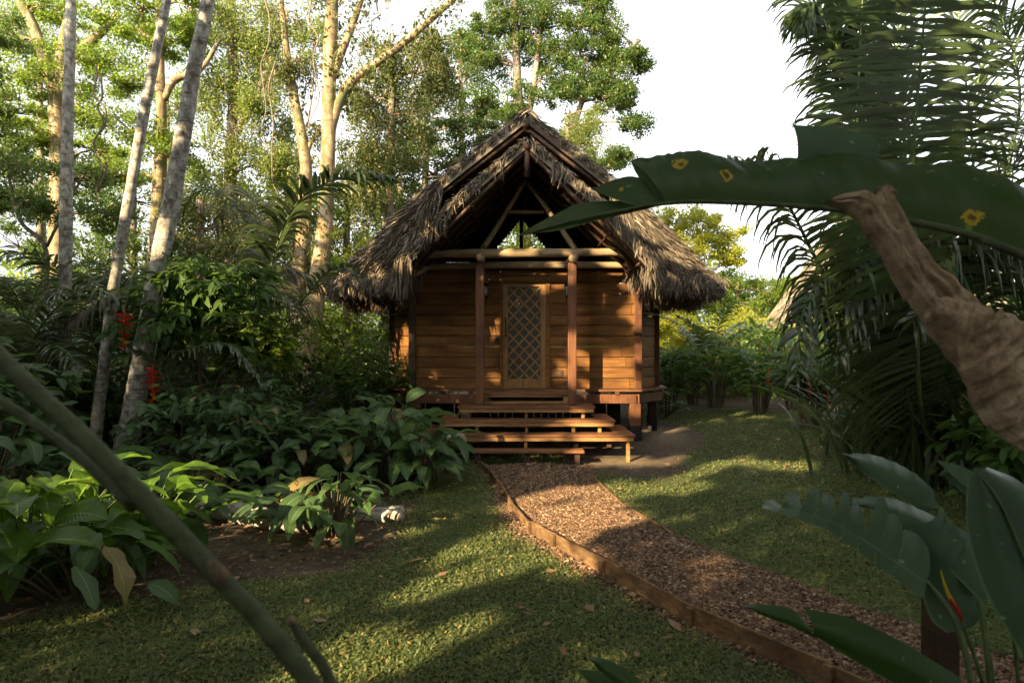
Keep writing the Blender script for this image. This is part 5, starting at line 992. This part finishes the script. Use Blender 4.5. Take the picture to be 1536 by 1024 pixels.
# low dark post light
px_=at(1410,960,3.3); t_=thing('bollard','short dark square wooden garden post half hidden by the grey green leaves','post',(px_[0],px_[1],0)); m=MB(); box(m,px_[0]-.06,px_[0]+.06,px_[1]-.06,px_[1]+.06,.14,.78); m.build('shaft',M['dark'],t_,smooth=False,bevel=.008)
m=MB(); box(m,px_[0]-.085,px_[0]+.085,px_[1]-.085,px_[1]+.085,-.05,.138); m.build('base',M['tar'],t_,smooth=False,bevel=.008)
# ---------------------------------------------------------------- light, added shade trees, camera
SAZ=math.radians(38); SEL=math.radians(24)
SD=np.array([math.sin(SAZ)*math.cos(SEL),math.cos(SAZ)*math.cos(SEL),-math.sin(SEL)])   # direction the light travels
lit=[]  # (point, radius) kept sunlit by gaps in the added trees
def L(px,py,r,Y=None):
    Y=Y or CH*F/(py-HY); lit.append((at(px,py,Y),r))
for a in [(868,533),(885,540),(905,545),(925,543),(945,540),(945,570),(915,575),(885,580),(930,585)]: L(*a,.07,12.95)
for a in [(857,396),(857,412),(857,515),(857,530),(857,545)]: L(*a,.05,12.2)
for a in [(737,487),(721,485),(836,552),(640,583),(740,566)]: L(*a,.05,12.9)
for a in [(660,381),(760,380),(800,380),(905,379),(925,379)]: L(*a,.07,12.2)
for a in [(918,398),(938,398)]: L(*a,.06,12.85)
for a in [(890,596),(920,596),(945,600)]: L(*a,.10,12.9)
for a in [(890,632),(870,633),(830,650),(880,652),(905,652),(760,656),(840,611)]: L(*a,.07,11.4)
for a in [(900,693),(925,692),(943,680),(960,693),(1000,690)]: L(*a,.16,11.3)
for a,r in [((790,757),.14),((830,748),.16),((870,738),.18),((905,731),.16),((810,779),.12),((850,771),.15),((890,764),.16),((925,757),.14),((840,803),.15),((880,795),.18),((915,787),.16),((940,779),.12)]: L(*a,r)
for a,r in [((690,832),.08),((720,822),.10),((750,812),.11),((780,803),.12),((690,868),.10),((730,856),.13),((770,845),.16),((810,832),.16),((840,815),.10),((650,880),.08),((870,850),.07)]: L(*a,r)
for a,r in [((930,745),.2),((965,735),.2),((1000,728),.2),((1040,735),.12),((1050,712),.12),((1080,700),.14),((1110,694),.14),((1150,700),.12),((1180,704),.14),((1210,706),.12),((1120,632),.2),((1160,636),.2),((1020,655),.12)]: L(*a,r)
for a,r in [((560,1005),.05),((600,985),.07),((640,965),.05),((480,1010),.05),((560,960),.04),((700,940),.03)]: L(*a,r)
for a,r in [((90,700),.3),((205,700),.25),((280,715),.2),((60,760),.12),((340,700),.15)]: L(*a,r,5.6)
for a,r in [((360,440),.22),((385,470),.25),((400,500),.2),((330,410),.2),((270,400),.15)]: L(*a,r,9.7)
for a,r in [((95,330),.25),((95,430),.2),((95,250),.3),((250,300),.3),((225,440),.15),((180,330),.2)]: L(*a,r,9.8)
for a in [(995,375),(1020,385),(1045,405),(1010,350),(985,340)]: L(*a,.22,12.9)
for a in [(560,400),(600,430),(530,425)]: L(*a,.12,12.4)
for a in [(640,345),(690,290),(740,245),(620,400)]: L(*a,.06,11.3)
LP=np.array([p for p,_ in lit]); LR=np.array([r for _,r in lit])
zx=nrm(np.cross(SD,[0,0,1])); zy=np.cross(zx,SD)
def shade_keep(C,rs):  # drops leaf cards along the sun rays, shaping the lit patches
    k=np.ones(len(C),bool)
    for p,r in zip(LP,LR):
        w=C-p; d2=(w**2).sum(1)-(w@SD)**2; k&=~(d2<(r+.12)**2)
    return k
def ray_clear(P,q=.3):
    P=spline(P,30) if len(P)>2 else np.linspace(P[0],P[1],30); best=9
    for p in LP:
        w=P-p; t=-(w@SD); d=np.sqrt(np.maximum((w**2).sum(1)-t**2,0)); d=np.where(t>.5,d,9); best=min(best,d.min())
    return best
def place_trunk(o,h,dirs,span=3.0):
    c=[(ray_clear([o+dirs*k-[0,0,.1],o+dirs*k*.9+[0,0,h]])-.02*abs(k),k) for k in np.linspace(-span,span,41) if (o+dirs*k)[1]<-2.5 or abs((o+dirs*k)[0])>.95*max((o+dirs*k)[1],0)+4.2] or [(0,0)]; return o+dirs*max(c)[1]
def added_shade_tree(label,dist,off,h,seed,w=5.5,top=12,n=9000):  # added unseen tree, its crown a leaf curtain with gaps for sun patches
    rs=R(seed); o=np.array([0.5,7.5,0])-SD*dist*[1,1,0]/math.cos(SEL)+zx*off; o[2]=0; oo=o.copy(); o=place_trunk(o,h,zx); t=thing('shade_tree',label,'tree',o,'trees behind the viewpoint that shade the garden')
    m=MB(); tube(m,[o-[0,0,.3],o+[.2,.1,h*.5],o+[0,0,h]],[.3,.22,.1],9,n=14,bump=.05,rs=rs)
    for k in range(14):
        z=h*rs.uniform(.1,.95); e=o+zx*rs.uniform(-1,1)*w*.8+np.array([0,0,min(top-.5,z+rs.uniform(0,2))]); bp=[o+[0,0,z],(o+[0,0,z]+e)/2+[0,0,.3],e]
        if ray_clear(bp)>.15: tube(m,bp,[.06,.04,.02],5,n=6,cap=False)
    m.build('trunk',M['brown'],t); o=oo
    C=np.stack([rs.uniform(-w,w,n),rs.uniform(-.8,.8,n)+rs.normal(0,.4,n),top*rs.rand(n)],1); P=o+C[:,:1]*zx+C[:,1:2]*np.array([math.sin(SAZ),math.cos(SAZ),0])+C[:,2:]*[0,0,1.]
    lim=top*(.88+.08*np.sin(C[:,0]*1.9+seed)+.06*np.sin(C[:,0]*4.7)); thin=rs.rand(n)<np.clip((lim-C[:,2])/1.6,0,1); P=P[shade_keep(P,rs)&thin]
    cm=MB(); cards(cm,P,np.full(len(P),.225),rs,upb=.2,asp=.8); cm.build('crown',M['lf_deep'],t,smooth=False)
for i,(off,d) in enumerate([(-16,17),(-8,19),(0,17),(8,19),(16,17)]):
    added_shade_tree(['shade tree far to the left behind the viewpoint','shade tree left behind the viewpoint','shade tree straight behind the viewpoint towards the sun','shade tree right behind the viewpoint','shade tree far to the right behind the viewpoint'][i],d,off,11,200+i,w=5.2,top=TOP,n=SN)
def added_canopy_tree(label,x,y,rad,z0,z1,seed,n=1400):  # added unseen tree whose overhead crown cuts sky light on the foreground
    rs=R(seed); oo=np.array([x,y,float(gz(x,y))]); o=place_trunk(oo,z0,np.array([1.,0,0]),8); o[2]=float(gz(o[0],o[1])); t=thing('shade_tree',label,'tree',o,'trees behind the viewpoint that shade the garden'); m=MB()
    tube(m,[o-[0,0,.3],o+[0,0,z0*.5],o+[0,0,z1-.5]],[.2,.16,.1],9,n=14,bump=.05,rs=rs); cm=MB()
    for k in range(12):
        a=k*2.4; r=rad*rs.uniform(.4,.95); e=oo+[math.cos(a)*r,math.sin(a)*r,rs.uniform(z0,z1)]; bp=[o+[0,0,z0*.75],(o+[0,0,z0]+e)/2+[0,0,.3],e]
        if ray_clear(bp)>.15: tube(m,bp,[.07,.04,.02],5,n=6,cap=False)
    m.build('trunk',M['brown'],t); o=oo
    a=rs.uniform(0,6.283,n); r=rad*rs.rand(n)**.5; C=o+np.stack([np.cos(a)*r,np.sin(a)*r,rs.uniform(z0,z1,n)+.5*np.sin(a*3+r)],1)
    C=C[shade_keep(C,rs)]; v=C[:,2]>1.9+.56*np.maximum(C[:,1],0)+.6; C=C[v|(np.abs(C[:,0])>.85*np.maximum(C[:,1],0)+1)]
    cards(cm,C,np.full(len(C),.5),rs,upb=1.5,asp=.7,flat=.4); cm.build('crown',M['lf_deep'],t,smooth=False)
for i,(x,y,r_,z0,z1) in enumerate([(-5.5,-3.5,5.2,6.5,9.5),(4.5,-3.5,5.2,6.3,9.5),(-11.5,2.5,5.0,6.5,10),(10.5,2.0,5.2,6.5,10),(0,-11,5.5,6.8,10.5),(-4.2,3.4,4.4,6.8,9.5),(4.6,3.2,4.4,6.8,9.5),(-14,9,4.5,6,10)]):
    added_canopy_tree(['overhanging tree behind the viewpoint on the left','overhanging tree behind the viewpoint on the right','overhanging tree far left of the viewpoint','overhanging tree far right of the viewpoint','overhanging tree well behind the viewpoint','overhanging tree close to the left of the viewpoint','overhanging tree close to the right of the viewpoint','overhanging tree beyond the left edge of the bed'][i],x,y,r_,z0,z1,300+i)
for k,(x0,x1,yy,hh) in enumerate([(-22,22,-15,6),(-22,-13,-10,6),(14,22,-10,6)]): mass('undergrowth',['forest edge straight behind the viewpoint closing the clearing','forest edge far to the left behind the viewpoint','forest edge far to the right behind the viewpoint'][k],x0,x1,yy,hh,9000,.7,'lf_deep',60+k,3 if k==0 else 22,filt=shade_keep)  # added leaf masses out of view, put there to block low sky light
# soft bounce is left to the sky only
sun=bpy.data.lights.new('sun','SUN'); sun.energy=SUN_E; sun.angle=math.radians(.5); sun.color=(1,.76,.44)
so=bpy.data.objects.new('sun',sun); COL.objects.link(so); so.rotation_euler=Vector(SD).to_track_quat('-Z','Y').to_euler(); so.location=(-10,-10,20)
w=bpy.data.worlds.new('World'); scene.world=w; w.use_nodes=True; nt=w.node_tree; nt.nodes.clear()
sky=nt.nodes.new('ShaderNodeTexSky'); sky.sky_type='NISHITA'; sky.sun_disc=False; sky.sun_elevation=SEL; sky.sun_rotation=math.atan2(-SD[0],-SD[1]); sky.dust_density=4; sky.air_density=1; sky.ozone_density=1
hs=nt.nodes.new('ShaderNodeHueSaturation'); hs.inputs['Saturation'].default_value=SKY_SAT; bg=nt.nodes.new('ShaderNodeBackground'); bg.inputs[1].default_value=SKY_S; wo=nt.nodes.new('ShaderNodeOutputWorld')
nt.links.new(sky.outputs[0],hs.inputs['Color']); nt.links.new(hs.outputs[0],bg.inputs[0]); nt.links.new(bg.outputs[0],wo.inputs[0])
cam=bpy.data.cameras.new('camera'); cam.sensor_width=36; cam.lens=24; cam.shift_y=(HY-512)/1536; cam.clip_end=2000; cam.clip_start=.05
cam.dof.use_dof=True; cam.dof.focus_distance=11.5; cam.dof.aperture_fstop=3.4
co=bpy.data.objects.new('camera',cam); COL.objects.link(co); co.location=(0,0,CH); co.rotation_euler=(math.pi/2,0,0); scene.camera=co
scene.view_settings.view_transform='Standard'; scene.view_settings.look='None'; scene.view_settings.exposure=EXPO; scene.view_settings.gamma=1
scene.cycles.max_bounces=6; scene.cycles.diffuse_bounces=3; scene.cycles.transmission_bounces=3; scene.cycles.use_denoising=True
